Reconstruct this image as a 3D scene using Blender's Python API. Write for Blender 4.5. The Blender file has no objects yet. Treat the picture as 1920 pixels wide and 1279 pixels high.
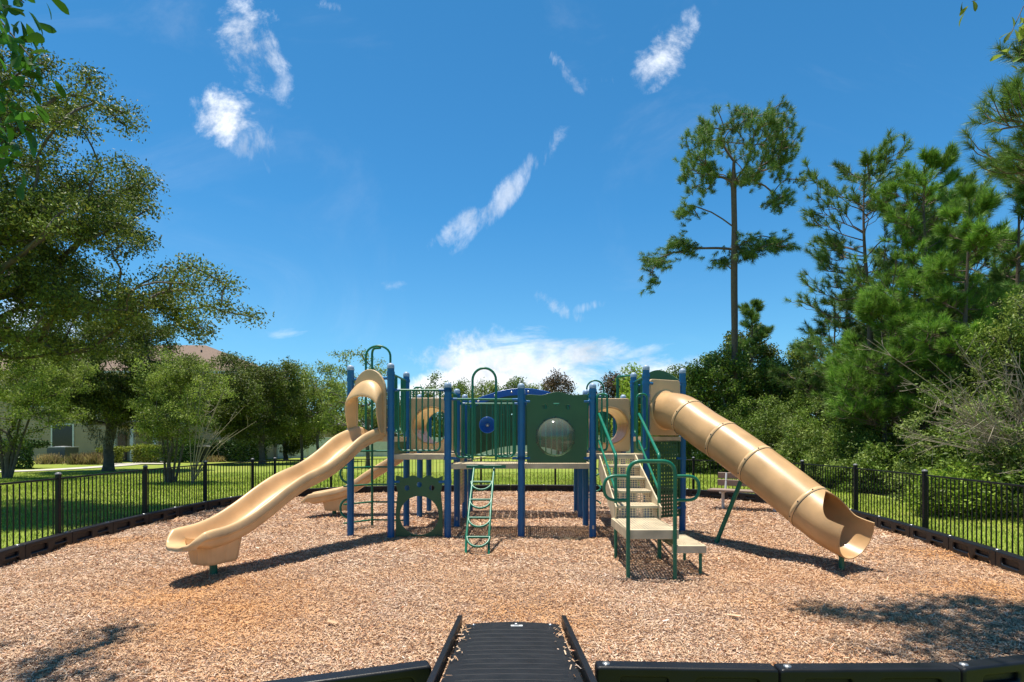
import bpy, math, random
import numpy as np
from mathutils import Vector, Matrix, noise as mnoise
R = math.radians
random.seed(7); rng = np.random.default_rng(7)
S = bpy.context.scene; C = S.collection
# ------------------------------------------------------------ camera
cd = bpy.data.cameras.new('camera'); cam = bpy.data.objects.new('camera', cd); C.objects.link(cam)
cam.location = (0, 0, 1.62); cam.rotation_euler = (R(90), 0, 0)
F, HZ, CH = 1100.0, 826.0, 1.62
cd.sensor_width = 36; cd.lens = F/1920*36; cd.shift_y = (HZ-639.5)/1920
cd.clip_start = .05; cd.clip_end = 3000
S.camera = cam
S.render.resolution_x, S.render.resolution_y = 1024, 682
S.view_settings.view_transform = 'Standard'; S.view_settings.look = 'None'
S.view_settings.exposure = 0.62; S.view_settings.gamma = 1
# ------------------------------------------------------------ sun
sd = Vector((-.13, .07, 1)).normalized()          # towards the sun
sl = bpy.data.lights.new('sun', 'SUN'); sl.energy = 5.0; sl.angle = R(.53); sl.color = (1, .94, .83)
so = bpy.data.objects.new('sun', sl); C.objects.link(so); so.rotation_euler = sd.to_track_quat('Z', 'Y').to_euler()
# ------------------------------------------------------------ sky with clouds
W = bpy.data.worlds.new('World'); S.world = W; W.use_nodes = True
nt = W.node_tree; N = nt.nodes; L = nt.links
bg = N['Background']; bg.inputs['Strength'].default_value = .12
sky = N.new('ShaderNodeTexSky'); sky.sky_type = 'NISHITA'; sky.sun_disc = False
sky.sun_elevation = math.asin(sd.z); sky.sun_rotation = math.atan2(sd.x, sd.y)
sky.air_density = 1.0; sky.dust_density = .35; sky.ozone_density = 2.5
def wm(op, a, b=None, c=None, clamp=False):
    n = N.new('ShaderNodeMath'); n.operation = op; n.use_clamp = clamp
    for i, v in enumerate((a, b, c)):
        if v is None: continue
        if isinstance(v, (int, float)): n.inputs[i].default_value = v
        else: L.new(v, n.inputs[i])
    return n.outputs[0]
tc = N.new('ShaderNodeTexCoord'); sp = N.new('ShaderNodeSeparateXYZ'); L.new(tc.outputs['Generated'], sp.inputs[0])
yy = wm('MAXIMUM', sp.outputs[1], .05)
u = wm('DIVIDE', sp.outputs[0], yy); v = wm('DIVIDE', sp.outputs[2], yy)
cmb = N.new('ShaderNodeCombineXYZ'); L.new(u, cmb.inputs[0]); L.new(v, cmb.inputs[1])
def wnoise(scale, detail, rough, dist, sx=1, sy=1, rot=0):
    mp = N.new('ShaderNodeMapping'); mp.inputs['Scale'].default_value = (sx, sy, 1); mp.inputs['Rotation'].default_value = (0, 0, rot)
    L.new(cmb.outputs[0], mp.inputs[0])
    t = N.new('ShaderNodeTexNoise'); t.inputs['Scale'].default_value = scale; t.inputs['Detail'].default_value = detail
    t.inputs['Roughness'].default_value = rough; t.inputs['Distortion'].default_value = dist
    L.new(mp.outputs[0], t.inputs['Vector']); return t.outputs['Fac']
n_puff = wnoise(8.5, 13, .66, .22); n_wisp = wnoise(9, 10, .66, .35, 1.6, .75, -.55); n_flat = wnoise(6, 10, .62, .5, 1, 2.4, -.1)
# (centre and half-sizes as slopes of the view direction, tilt, strength, noise)
def sl_(px, py): return (px-960)/F, (HZ-py)/F
clouds = [((470, 90), (100, 70), -60, .80, 'p', .38), ((425, 225), (78, 62), -40, .95, 'p', .32), ((525, 150), (26, 60), 14, .4, 'p', .1),
          ((480, 275), (70, 50), -45, .35, 'w', 0), ((1245, 105), (95, 46), 48, .75, 'p', .1), ((1055, 128), (60, 16), -50, .7, 'w', .1),
          ((1120, 150), (50, 26), 0, .35, 'w', 0), ((945, 368), (165, 24), 48, .52, 'w', .34), ((880, 425), (50, 34), 30, .5, 'w', .2), ((838, 445), (40, 24), 30, .5, 'w', .1),
          ((1040, 572), (75, 20), -28, .75, 'w', .15), ((1090, 578), (50, 13), 14, .5, 'w', .1), ((730, 536), (42, 20), 0, .6, 'p', 0), ((535, 628), (60, 14), 0, .45, 'f', 0),
          ((610, 8), (40, 14), -20, .6, 'w', .1), ((862, 652), (110, 44), 8, .88, 'p', .35), ((905, 712), (110, 62), 0, 1.0, 'p', 1.0), ((815, 735), (80, 40), 10, 1.0, 'p', .7),
          ((1000, 690), (215, 72), 0, .86, 'f', .9), ((1150, 715), (190, 50), 6, .8, 'f', .6), ((1180, 668), (120, 12), 16, .5, 'f', .2),
          ((380, 672), (70, 24), 0, .9, 'p', .5), ((60, 610), (140, 60), 0, .7, 'p', .2), ((220, 560), (80, 40), 0, .5, 'p', 0)]
dens = None
for (cx, cy), (a, b), tl, st, kind, off in clouds:
    u0, v0 = sl_(cx, cy); th = R(tl); ct, s_t = math.cos(th), math.sin(th)
    du = wm('SUBTRACT', u, u0); dv = wm('SUBTRACT', v, v0)
    p = wm('MULTIPLY_ADD', du, ct*F/a, wm('MULTIPLY', dv, s_t*F/a)); q = wm('MULTIPLY_ADD', du, -s_t*F/b, wm('MULTIPLY', dv, ct*F/b))
    r2 = wm('MULTIPLY_ADD', p, p, wm('MULTIPLY', q, q))
    m = wm('SUBTRACT', .70+off, wm('MULTIPLY', r2, .62+off*.9))
    nz = {'p': n_puff, 'w': n_wisp, 'f': n_flat}[kind]
    d = wm('MULTIPLY_ADD', wm('SUBTRACT', nz, .55), 4.6, m)
    mr = N.new('ShaderNodeMapRange'); mr.interpolation_type = 'SMOOTHSTEP'; L.new(d, mr.inputs[0])
    mr.inputs[1].default_value = .0; mr.inputs[2].default_value = 1.25; mr.inputs[3].default_value = 0; mr.inputs[4].default_value = min(st, 1)
    dens = mr.outputs[0] if dens is None else wm('MAXIMUM', dens, mr.outputs[0])
veil = N.new('ShaderNodeMapRange'); veil.interpolation_type = 'SMOOTHSTEP'; L.new(wnoise(2.3, 9, .62, .9, 1, 1.6, .5), veil.inputs[0]); veil.inputs[1].default_value = .52; veil.inputs[2].default_value = .85; veil.inputs[3].default_value = 0; veil.inputs[4].default_value = .11
dens = wm('MAXIMUM', dens, veil.outputs[0])
dens = wm('MULTIPLY', dens, wm('GREATER_THAN', sp.outputs[1], .06))
cr = N.new('ShaderNodeMapRange'); L.new(n_puff, cr.inputs[0]); cr.inputs[1].default_value = .35; cr.inputs[2].default_value = .60
cr.inputs[3].default_value = 4.4; cr.inputs[4].default_value = 7.4
cc = N.new('ShaderNodeCombineColor'); L.new(wm('MULTIPLY', cr.outputs[0], .94), cc.inputs[0]); L.new(wm('MULTIPLY', cr.outputs[0], .975), cc.inputs[1]); L.new(wm('MULTIPLY', cr.outputs[0], 1.03), cc.inputs[2])
hs = N.new('ShaderNodeHueSaturation'); L.new(sky.outputs[0], hs.inputs['Color']); hs.inputs['Saturation'].default_value = 1.0
tn = N.new('ShaderNodeMix'); tn.data_type = 'RGBA'; tn.blend_type = 'MULTIPLY'; tn.inputs['Factor'].default_value = 1
L.new(hs.outputs[0], tn.inputs['A']); hs = tn
elv = N.new('ShaderNodeValToRGB'); L.new(sp.outputs[2], elv.inputs[0]); ee = elv.color_ramp.elements
ee[0].position = .0; ee[0].color = (.46, .70, .86, 1); ee[1].position = .62; ee[1].color = (.20, .62, .79, 1)
e_ = ee.new(.16); e_.color = (.36, .72, .86, 1); e_ = ee.new(.36); e_.color = (.235, .66, .85, 1)
e_ = ee.new(.80); e_.color = (.15, .36, .40, 1)
L.new(elv.outputs[0], tn.inputs['B'])
mx = N.new('ShaderNodeMix'); mx.data_type = 'RGBA'; L.new(dens, mx.inputs['Factor']); L.new(hs.outputs['Result'], mx.inputs['A']); L.new(cc.outputs[0], mx.inputs['B'])
L.new(mx.outputs['Result'], bg.inputs['Color'])
# ------------------------------------------------------------ materials
def mat(name, col, rough=.5, metal=0, spec=.5, var=0, vscale=4, bump=0, bscale=60, island=None, translucent=0, coat=0, col2=None, detail=4):
    m = bpy.data.materials.new(name); m.use_nodes = True; t = m.node_tree; n = t.nodes; l = t.links
    b = n['Principled BSDF']; b.inputs['Base Color'].default_value = (*col, 1); b.inputs['Roughness'].default_value = rough
    b.inputs['Metallic'].default_value = metal; b.inputs['Specular IOR Level'].default_value = spec; b.inputs['Coat Weight'].default_value = coat
    g = n.new('ShaderNodeNewGeometry'); last = None
    if island:
        r = n.new('ShaderNodeValToRGB'); r.color_ramp.interpolation = 'LINEAR'
        els = r.color_ramp.elements
        for i, (p, c) in enumerate(island):
            e = els[i] if i < 2 else els.new(p)
            e.position = p; e.color = (*c, 1)
        l.new(g.outputs['Random Per Island'], r.inputs[0]); last = r.outputs[0]
    if var:
        x = n.new('ShaderNodeTexNoise'); x.inputs['Scale'].default_value = vscale; x.inputs['Detail'].default_value = detail
        l.new(g.outputs['Position'], x.inputs['Vector'])
        k = n.new('ShaderNodeMapRange'); l.new(x.outputs['Fac'], k.inputs[0]); k.inputs[1].default_value = .3; k.inputs[2].default_value = .7
        if col2 is not None:
            q = n.new('ShaderNodeMix'); q.data_type = 'RGBA'; l.new(k.outputs[0], q.inputs['Factor']); q.inputs['B'].default_value = (*col2, 1)
            if last: l.new(last, q.inputs['A'])
            else: q.inputs['A'].default_value = (*col, 1)
            k.inputs[3].default_value = 0; k.inputs[4].default_value = var
        else:
            k.inputs[3].default_value = 1-var; k.inputs[4].default_value = 1+var
            q = n.new('ShaderNodeMix'); q.data_type = 'RGBA'; q.blend_type = 'MULTIPLY'; q.inputs['Factor'].default_value = 1
            cmbx = n.new('ShaderNodeCombineColor')
            for i in range(3): l.new(k.outputs[0], cmbx.inputs[i])
            l.new(cmbx.outputs[0], q.inputs['B'])
            if last: l.new(last, q.inputs['A'])
            else: q.inputs['A'].default_value = (*col, 1)
        last = q.outputs['Result']
        kk = n.new('ShaderNodeMapRange'); l.new(x.outputs['Fac'], kk.inputs[0]); kk.inputs[3].default_value = max(rough-.12, .05); kk.inputs[4].default_value = min(rough+.12, 1)
        l.new(kk.outputs[0], b.inputs['Roughness'])
    if last: l.new(last, b.inputs['Base Color'])
    if bump:
        x = n.new('ShaderNodeTexNoise'); x.inputs['Scale'].default_value = bscale; x.inputs['Detail'].default_value = 6
        l.new(g.outputs['Position'], x.inputs['Vector'])
        bp = n.new('ShaderNodeBump'); bp.inputs['Strength'].default_value = bump; bp.inputs['Distance'].default_value = .01
        l.new(x.outputs['Fac'], bp.inputs['Height']); l.new(bp.outputs[0], b.inputs['Normal'])
    if translucent:
        tr = n.new('ShaderNodeBsdfTranslucent'); ms = n.new('ShaderNodeMixShader'); ms.inputs[0].default_value = translucent
        if last: l.new(last, tr.inputs[0])
        else: tr.inputs[0].default_value = (*col, 1)
        l.new(b.outputs[0], ms.inputs[1]); l.new(tr.outputs[0], ms.inputs[2]); l.new(ms.outputs[0], n['Material Output'].inputs[0])
    return m
M = {}
M['tan'] = mat('tan_plastic', (.66, .425, .215), .38, var=.17, vscale=2.6, detail=12, bump=.05, bscale=25, coat=.15)
M['tan_thin'] = mat('tan_thin_plastic', (.66, .41, .195), .38, var=.15, vscale=2.6, detail=12, bump=.05, bscale=25, coat=.15, translucent=.22)
M['tan2'] = mat('tan_panel', (.60, .42, .24), .42, var=.08, vscale=3, bump=.04)
M['blue'] = mat('blue_paint', (.004, .115, .31), .36, var=.10, vscale=6, bump=.03, bscale=120)
M['bluep'] = mat('blue_plastic', (.006, .10, .44), .32, var=.06)
M['cap'] = mat('pale_cap', (.32, .42, .58), .4, var=.15, vscale=30)
M['green'] = mat('green_paint', (.005, .15, .085), .36, var=.12, vscale=7, bump=.03, bscale=120)
M['hdpe'] = mat('dark_green_plastic', (.030, .105, .042), .45, var=.12, vscale=3, bump=.05, bscale=200)
M['vinyl'] = mat('tan_coated_steel', (.56, .46, .31), .55, var=.22, vscale=5, bump=.08, bscale=90)
M['black'] = mat('black_aluminium', (.010, .0105, .013), .45, spec=.25, var=.15, vscale=8)
M['cap_dark'] = mat('weathered_cap', (.16, .16, .17), .45)
M['border'] = mat('black_recycled_plastic', (.008, .009, .012), .42, spec=.28, var=.2, vscale=5, bump=.10, bscale=140)
M['borderw'] = mat('sun_faded_black_plastic', (.016, .0135, .015), .48, spec=.22, var=.25, vscale=3, bump=.10, bscale=140)
M['mat'] = mat('black_rubber', (.010, .011, .0135), .55, spec=.3, var=.3, vscale=9, bump=.15, bscale=90)
M['bolt'] = mat('bolt_steel', (.5, .5, .5), .35, metal=.8)
M['dark'] = mat('dark_bolt', (.03, .03, .03), .5)
M['white'] = mat('white_vinyl', (.66, .66, .64), .5, var=.08)
M['wood'] = mat('weathered_wood', (.30, .21, .16), .8, var=.3, vscale=14, bump=.3, bscale=50, col2=(.22, .20, .19))
M['siding'] = mat('beige_siding', (.42, .32, .19), .7, var=.07, vscale=1.5)
M['roof'] = mat('brown_shingles', (.17, .115, .085), .9, var=.25, vscale=9, bump=.4, bscale=8)
M['groof'] = mat('grey_shingles', (.26, .27, .29), .9, var=.2, vscale=8)
M['glass_dark'] = mat('dark_window', (.012, .014, .018), .12)
M['conc'] = mat('concrete', (.46, .43, .37), .85, var=.15, vscale=3, bump=.1)
M['steelgrey'] = mat('grey_unit', (.10, .105, .11), .5, var=.1)
M['bark'] = mat('oak_bark', (.10, .085, .07), .9, var=.35, vscale=6, bump=.8, bscale=30)
M['pbark'] = mat('pine_bark', (.17, .115, .085), .9, var=.45, vscale=7, bump=1, bscale=22, col2=(.07, .055, .05))
M['deadwood'] = mat('dead_twig', (.30, .25, .19), .9, var=.2)
def leafmat(name, c, c2=None, tr=.35, rough=.42):
    d = tuple(x*.55 for x in c); h = tuple(min(1, x*1.35) for x in c)
    c = tuple(x*1.35 for x in c); c2 = c2 and tuple(x*1.2 for x in c2); d = tuple(x*.55 for x in c); h = tuple(min(1, x*1.35) for x in c)
    return mat(name, c, rough+.08, spec=.28, island=[(0, tuple(x*.4 for x in c)), (.45, c), (.9, h), (1, c2 or h)], var=.35, vscale=.7, translucent=max(.1, tr-.04), detail=2)
M['oak'] = leafmat('oak_leaf', (.088, .124, .020), (.30, .29, .05), .32)
M['oak_dark'] = leafmat('dark_oak_leaf', (.085, .112, .020), (.22, .24, .04), .3)
M['light'] = leafmat('light_leaf', (.155, .205, .036), (.32, .36, .07), .4)
M['bright'] = leafmat('bright_leaf', (.19, .27, .030), (.34, .42, .06), .42)
M['wood_leaf'] = leafmat('thicket_leaf', (.095, .145, .020), (.25, .31, .05), .32)
M['wood_lite'] = leafmat('thicket_pale_leaf', (.165, .215, .048), (.33, .36, .10), .35)
M['needle'] = leafmat('pine_needle', (.105, .180, .036), (.33, .36, .11), .22, .4)
M['needle2'] = leafmat('young_pine_needle', (.130, .235, .032), (.34, .42, .10), .25, .4)
M['hedge'] = leafmat('hedge_leaf', (.035, .075, .018), (.10, .17, .03), .2)
M['yhedge'] = leafmat('yellow_hedge_leaf', (.17, .20, .025), (.32, .34, .05), .3)
M['copper'] = leafmat('coppery_leaf', (.085, .055, .030), (.07, .09, .03), .2)
M['near'] = leafmat('broad_leaf', (.035, .105, .012), (.08, .18, .025), .40, .3)
M['tuft'] = leafmat('dry_grass_leaf', (.26, .20, .10), (.16, .20, .06), .3)
M['grass'] = leafmat('grass_blade', (.225, .290, .034), (.38, .41, .10), .35, .5)
M['moss'] = leafmat('hanging_moss', (.13, .13, .09), None, .3)
# bubble: thin clear plastic
def bubble_mat():
    m = bpy.data.materials.new('clear_plastic_bubble'); m.use_nodes = True; t = m.node_tree; n = t.nodes; l = t.links
    tr = n.new('ShaderNodeBsdfTransparent'); tr.inputs[0].default_value = (.80, .86, .80, 1)
    gl = n.new('ShaderNodeBsdfGlossy'); gl.inputs['Roughness'].default_value = .10
    df = n.new('ShaderNodeBsdfDiffuse'); df.inputs[0].default_value = (.62, .66, .56, 1)
    fr = n.new('ShaderNodeFresnel'); fr.inputs[0].default_value = 1.6
    m1 = n.new('ShaderNodeMixShader'); m1.inputs[0].default_value = .13; l.new(tr.outputs[0], m1.inputs[1]); l.new(df.outputs[0], m1.inputs[2])
    m2 = n.new('ShaderNodeMixShader'); l.new(fr.outputs[0], m2.inputs[0]); l.new(m1.outputs[0], m2.inputs[1]); l.new(gl.outputs[0], m2.inputs[2])
    l.new(m2.outputs[0], n['Material Output'].inputs[0]); return m
M['bubble'] = bubble_mat()
# ------------------------------------------------------------ object helpers
def P(px, py, D):                                   # a point at depth D that the photo shows at (px, py)
    return Vector(((px-960)/F*D, D, CH-(py-HZ)/F*D))
def G(px, py):                                      # ground point
    D = F*CH/(py-HZ); return Vector(((px-960)/F*D, D, 0))
def tag(o, label=None, cat=None, group=None, kind=None):
    if label: o['label'] = label
    if cat: o['category'] = cat
    if group: o['group'] = group
    if kind: o['kind'] = kind
    return o
def empty(name, loc, label, cat, group=None):
    o = bpy.data.objects.new(name, None); C.objects.link(o); o.location = loc; o.empty_display_size = .2
    return tag(o, label, cat, group)
def attach(o, parent):
    if parent is None: return
    o.parent = parent
    if parent.type == 'EMPTY': o.matrix_parent_inverse = Matrix.Translation(-Vector(parent.location))
class MB:
    def __init__(s): s.v = []; s.f = []; s.sm = []
    def add(s, vs, fs, smooth=True):
        o = len(s.v); s.v += [tuple(x) for x in vs]; s.f += [tuple(i+o for i in f) for f in fs]; s.sm += [smooth]*len(fs); return s
    def box(s, c, d, mtx=None):
        x, y, z = d[0]/2, d[1]/2, d[2]/2; b = min(x, y, z)*.18; b = min(b, .012)
        vs = []; 
        c = Vector(c)
        # chamfered box
        idx = {}
        for sx in (-1, 1):
            for sy in (-1, 1):
                for sz in (-1, 1):
                    for k, p in enumerate(((x-b, y, z), (x, y-b, z), (x, y, z-b))):
                        idx[(sx, sy, sz, k)] = len(vs); p = (p[0], p[1], p[2])
                        q = Vector((sx*(x if k == 0 else (x-b)), sy*(y if k == 1 else (y-b)), sz*(z if k == 2 else (z-b))))
                        vs.append((mtx @ q if mtx else q) + c)
        fs = []
        for sx in (-1, 1): fs.append([idx[(sx, a, b_, 0)] for a, b_ in ((-1, -1), (1, -1), (1, 1), (-1, 1))][::sx])
        for sy in (-1, 1): fs.append([idx[(a, sy, b_, 1)] for a, b_ in ((-1, -1), (-1, 1), (1, 1), (1, -1))][::sy])
        for sz in (-1, 1): fs.append([idx[(a, b_, sz, 2)] for a, b_ in ((-1, -1), (1, -1), (1, 1), (-1, 1))][::sz])
        for sx in (-1, 1):
            for sy in (-1, 1): fs.append([idx[(sx, sy, -1, 0)], idx[(sx, sy, 1, 0)], idx[(sx, sy, 1, 1)], idx[(sx, sy, -1, 1)]][::-sx*sy])
            for sz in (-1, 1): fs.append([idx[(sx, -1, sz, 0)], idx[(sx, 1, sz, 0)], idx[(sx, 1, sz, 2)], idx[(sx, -1, sz, 2)]][::sx*sz])
        for sy in (-1, 1):
            for sz in (-1, 1): fs.append([idx[(-1, sy, sz, 1)], idx[(1, sy, sz, 1)], idx[(1, sy, sz, 2)], idx[(-1, sy, sz, 2)]][::-sy*sz])
        for sx in (-1, 1):
            for sy in (-1, 1):
                for sz in (-1, 1): fs.append([idx[(sx, sy, sz, k)] for k in range(3)][::sx*sy*sz])
        return s.add(vs, fs, False)
    def beam(s, a, b, w, h, up=(0, 0, 1)):
        a = Vector(a); b = Vector(b); x = (b-a); ln = x.length; x.normalize(); up = Vector(up)
        y = up.cross(x).normalized(); z = x.cross(y)
        return s.box((a+b)/2, (ln, w, h), Matrix((x, y, z)).transposed())
    def tube(s, path, r, n=10, caps=True, r_list=None):
        path = [Vector(p) for p in path]; k = len(path)
        t0 = (path[1]-path[0]).normalized(); nrm = t0.orthogonal().normalized()
        vs = []
        for i, p in enumerate(path):
            t = (path[min(i+1, k-1)]-path[max(i-1, 0)])
            if t.length < 1e-9: t = t0.copy()
            t.normalize()
            nrm = (nrm - t*nrm.dot(t)); nrm = nrm.normalized() if nrm.length > 1e-6 else t.orthogonal().normalized()
            bi = t.cross(nrm); rr = r_list[i] if r_list is not None else r
            for j in range(n):
                a = 2*math.pi*j/n; vs.append(p + (nrm*math.cos(a)+bi*math.sin(a))*rr)
        fs = [(i*n+j, i*n+(j+1) % n, (i+1)*n+(j+1) % n, (i+1)*n+j) for i in range(k-1) for j in range(n)]
        s.add(vs, fs)
        if caps:
            s.add(vs[:n][::-1], [tuple(range(n))], False); s.add(vs[-n:], [tuple(range(n))], False)
        return s
    def lathe(s, prof, c, axis=(0, 0, 1), n=24):       # prof: (radius, height)
        c = Vector(c); ax = Vector(axis).normalized(); e = ax.orthogonal().normalized(); g = ax.cross(e); vs = []
        for (r, h) in prof:
            for j in range(n):
                a = 2*math.pi*j/n; vs.append(c + ax*h + (e*math.cos(a)+g*math.sin(a))*r)
        return s.add(vs, [(i*n+j, i*n+(j+1) % n, (i+1)*n+(j+1) % n, (i+1)*n+j) for i in range(len(prof)-1) for j in range(n)])
    def panel(s, outer, holes, th, o, w, up=(0, 0, 1), bevel=.004):
        cu = bpy.data.curves.new('t', 'CURVE'); cu.dimensions = '2D'; cu.fill_mode = 'BOTH'; cu.extrude = th/2-bevel; cu.bevel_depth = bevel; cu.offset = -bevel
        for ring in [outer]+list(holes):
            q = cu.splines.new('POLY'); q.points.add(len(ring)-1); q.use_cyclic_u = True
            for i, (x, y) in enumerate(ring): q.points[i].co = (x, y, 0, 1)
        ob = bpy.data.objects.new('t', cu); C.objects.link(ob); bpy.context.view_layer.update()
        me = bpy.data.meshes.new_from_object(ob.evaluated_get(bpy.context.evaluated_depsgraph_get()))
        w = Vector(w).normalized(); up = Vector(up); nn = w.cross(up); mt = Matrix((w, up, nn)).transposed()
        s.add([mt @ v.co + Vector(o) for v in me.vertices], [tuple(p.vertices) for p in me.polygons], False)
        bpy.data.objects.remove(ob); bpy.data.curves.remove(cu); bpy.data.meshes.remove(me); return s
    def lattice(s, o, U, V, nu, nv, hole=.62, hv=None, th=.006, stagger=False):
        o, U, V = Vector(o), Vector(U), Vector(V); nrm = U.cross(V).normalized(); hv = hv or hole
        for off in (0, -th):
            vs, fs = [], []
            for j in range(nv):
                for i in range(nu):
                    a = o + U*(i/nu) + V*(j/nv) + nrm*off; du = U/nu; dv = V/nv; m = (1-hole)/2; k = (1-hv)/2
                    cs = [a, a+du, a+du+dv, a+dv]
                    if stagger and j % 2: cc_ = [a+du*.5, a+du*.5]
                    inn = [a+du*m+dv*k, a+du*(1-m)+dv*k, a+du*(1-m)+dv*(1-k), a+du*m+dv*(1-k)]
                    if stagger: inn = [a+du*.5+dv*k*.5, a+du*(1-m)+dv*.5, a+du*.5+dv*(1-k*.5), a+du*m+dv*.5]
                    b = len(vs); vs += cs+inn
                    fs += [(b+e, b+(e+1) % 4, b+4+(e+1) % 4, b+4+e) for e in range(4)]
            s.add(vs, fs, False)
        return s
    def build(s, name, m, parent=None, subsurf=0):
        me = bpy.data.meshes.new(name); me.from_pydata(s.v, [], s.f); me.materials.append(m)
        me.polygons.foreach_set('use_smooth', s.sm); me.update(); o = bpy.data.objects.new(name, me); C.objects.link(o); attach(o, parent)
        if subsurf:
            md = o.modifiers.new('sub', 'SUBSURF'); md.levels = md.render_levels = subsurf
        return o
def fillet(pts, r, n=6, closed=False):
    pts = [Vector(p) for p in pts]; out = []; k = len(pts)
    rng_ = range(k) if closed else range(1, k-1)
    if not closed: out.append(pts[0])
    for i in rng_:
        p = pts[i]; a = pts[i-1]; b = pts[(i+1) % k]; da = (a-p); db = (b-p); rr = min(r, da.length*.49, db.length*.49)
        A = p+da.normalized()*rr; B = p+db.normalized()*rr
        for j in range(n+1):
            t = j/n; out.append(A*(1-t)**2*1.0 + p*2*t*(1-t) + B*t*t)
    if not closed: out.append(pts[-1])
    else: out.append(out[0])
    return out
def spline(pts, n):                                  # Catmull-Rom through points of any dimension
    p = np.array([list(x) for x in pts], float); p = np.vstack([2*p[0]-p[1], p, 2*p[-1]-p[-2]]); out = []
    for i in range(1, len(p)-2):
        for k in range(n):
            t = k/n; a, b, c, d = p[i-1], p[i], p[i+1], p[i+2]
            out.append(.5*((2*b)+(-a+c)*t+(2*a-5*b+4*c-d)*t*t+(-a+3*b-3*c+d)*t**3))
    out.append(p[-2]); return np.array(out)
def circ(cx, cy, r, n=32, a0=0, a1=2*math.pi): return [(cx+r*math.cos(a0+(a1-a0)*i/n), cy+r*math.sin(a0+(a1-a0)*i/n)) for i in range(n)]
def copy_tree(o, parent=None):
    c = o.copy(); C.objects.link(c); c.parent = parent
    for ch in o.children: copy_tree(ch, c)
    return c
def npmesh(name, V, Fq, m, parent=None, smooth=False):
    me = bpy.data.meshes.new(name); nv, (nf, k) = len(V), Fq.shape
    me.vertices.add(nv); me.vertices.foreach_set('co', V.astype(np.float32).ravel())
    me.loops.add(nf*k); me.loops.foreach_set('vertex_index', Fq.astype(np.int32).ravel())
    me.polygons.add(nf); me.polygons.foreach_set('loop_start', np.arange(0, nf*k, k, dtype=np.int32)); me.polygons.foreach_set('loop_total', np.full(nf, k, np.int32))
    me.polygons.foreach_set('use_smooth', np.full(nf, smooth)); me.materials.append(m); me.update(calc_edges=True)
    o = bpy.data.objects.new(name, me); C.objects.link(o); attach(o, parent); return o
def unit(a): return a/np.maximum(np.linalg.norm(a, axis=1, keepdims=True), 1e-9)
def leaf_geo(c, size, aspect=.42, axis=None, rg=rng, up=.5):
    n = len(c); a = rg.normal(size=(n, 3)) if axis is None else axis + rg.normal(size=(n, 3))*.45
    a = unit(a); nr = rg.normal(size=(n, 3)); nr[:, 2] += up; b = unit(np.cross(a, nr)); h = np.cross(a, b)
    Ls = size*rg.uniform(.65, 1.3, (n, 1)); w = Ls*aspect/2
    V = np.stack([c, c+a*Ls*.5+b*w+h*w*.25, c+a*Ls, c+a*Ls*.5-b*w+h*w*.25], 1).reshape(-1, 3)
    return V, np.arange(n*4).reshape(-1, 4)
def leaf_fine(c, size, rg=rng, up=.8):
    # obovate leaf folded along its midrib and curved at the tip
    n = len(c); a = unit(rg.normal(size=(n, 3))+np.array([0, 0, -.35])); nr = rg.normal(size=(n, 3))*.6; nr[:, 2] += up; b = unit(np.cross(a, nr)); h = np.cross(a, b); h *= np.sign(h[:, 2:3]+1e-6)
    Ls = size*rg.uniform(.7, 1.25, (n, 1)); ts = [0, .18, .42, .68, .88, 1.0]; ws = [.03, .20, .36, .44, .30, .03]; rows = []
    for t, w in zip(ts, ws):
        m = c+a*Ls*t-h*Ls*.22*t*t; rows += [m-b*Ls*w*.5+h*Ls*w*.18, m, m+b*Ls*w*.5+h*Ls*w*.18]
    V = np.stack(rows, 1).reshape(-1, 3); f = np.array([[3*i+j, 3*i+j+1, 3*i+j+4, 3*i+j+3] for i in range(5) for j in range(2)]); return V, (np.arange(n)[:, None, None]*18+f[None]).reshape(-1, 4)
def leaf_obj(name, c, size, m, parent=None, **k):
    V, Fq = leaf_geo(c, size, **k); return npmesh(name, V, Fq, m, parent)
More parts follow.
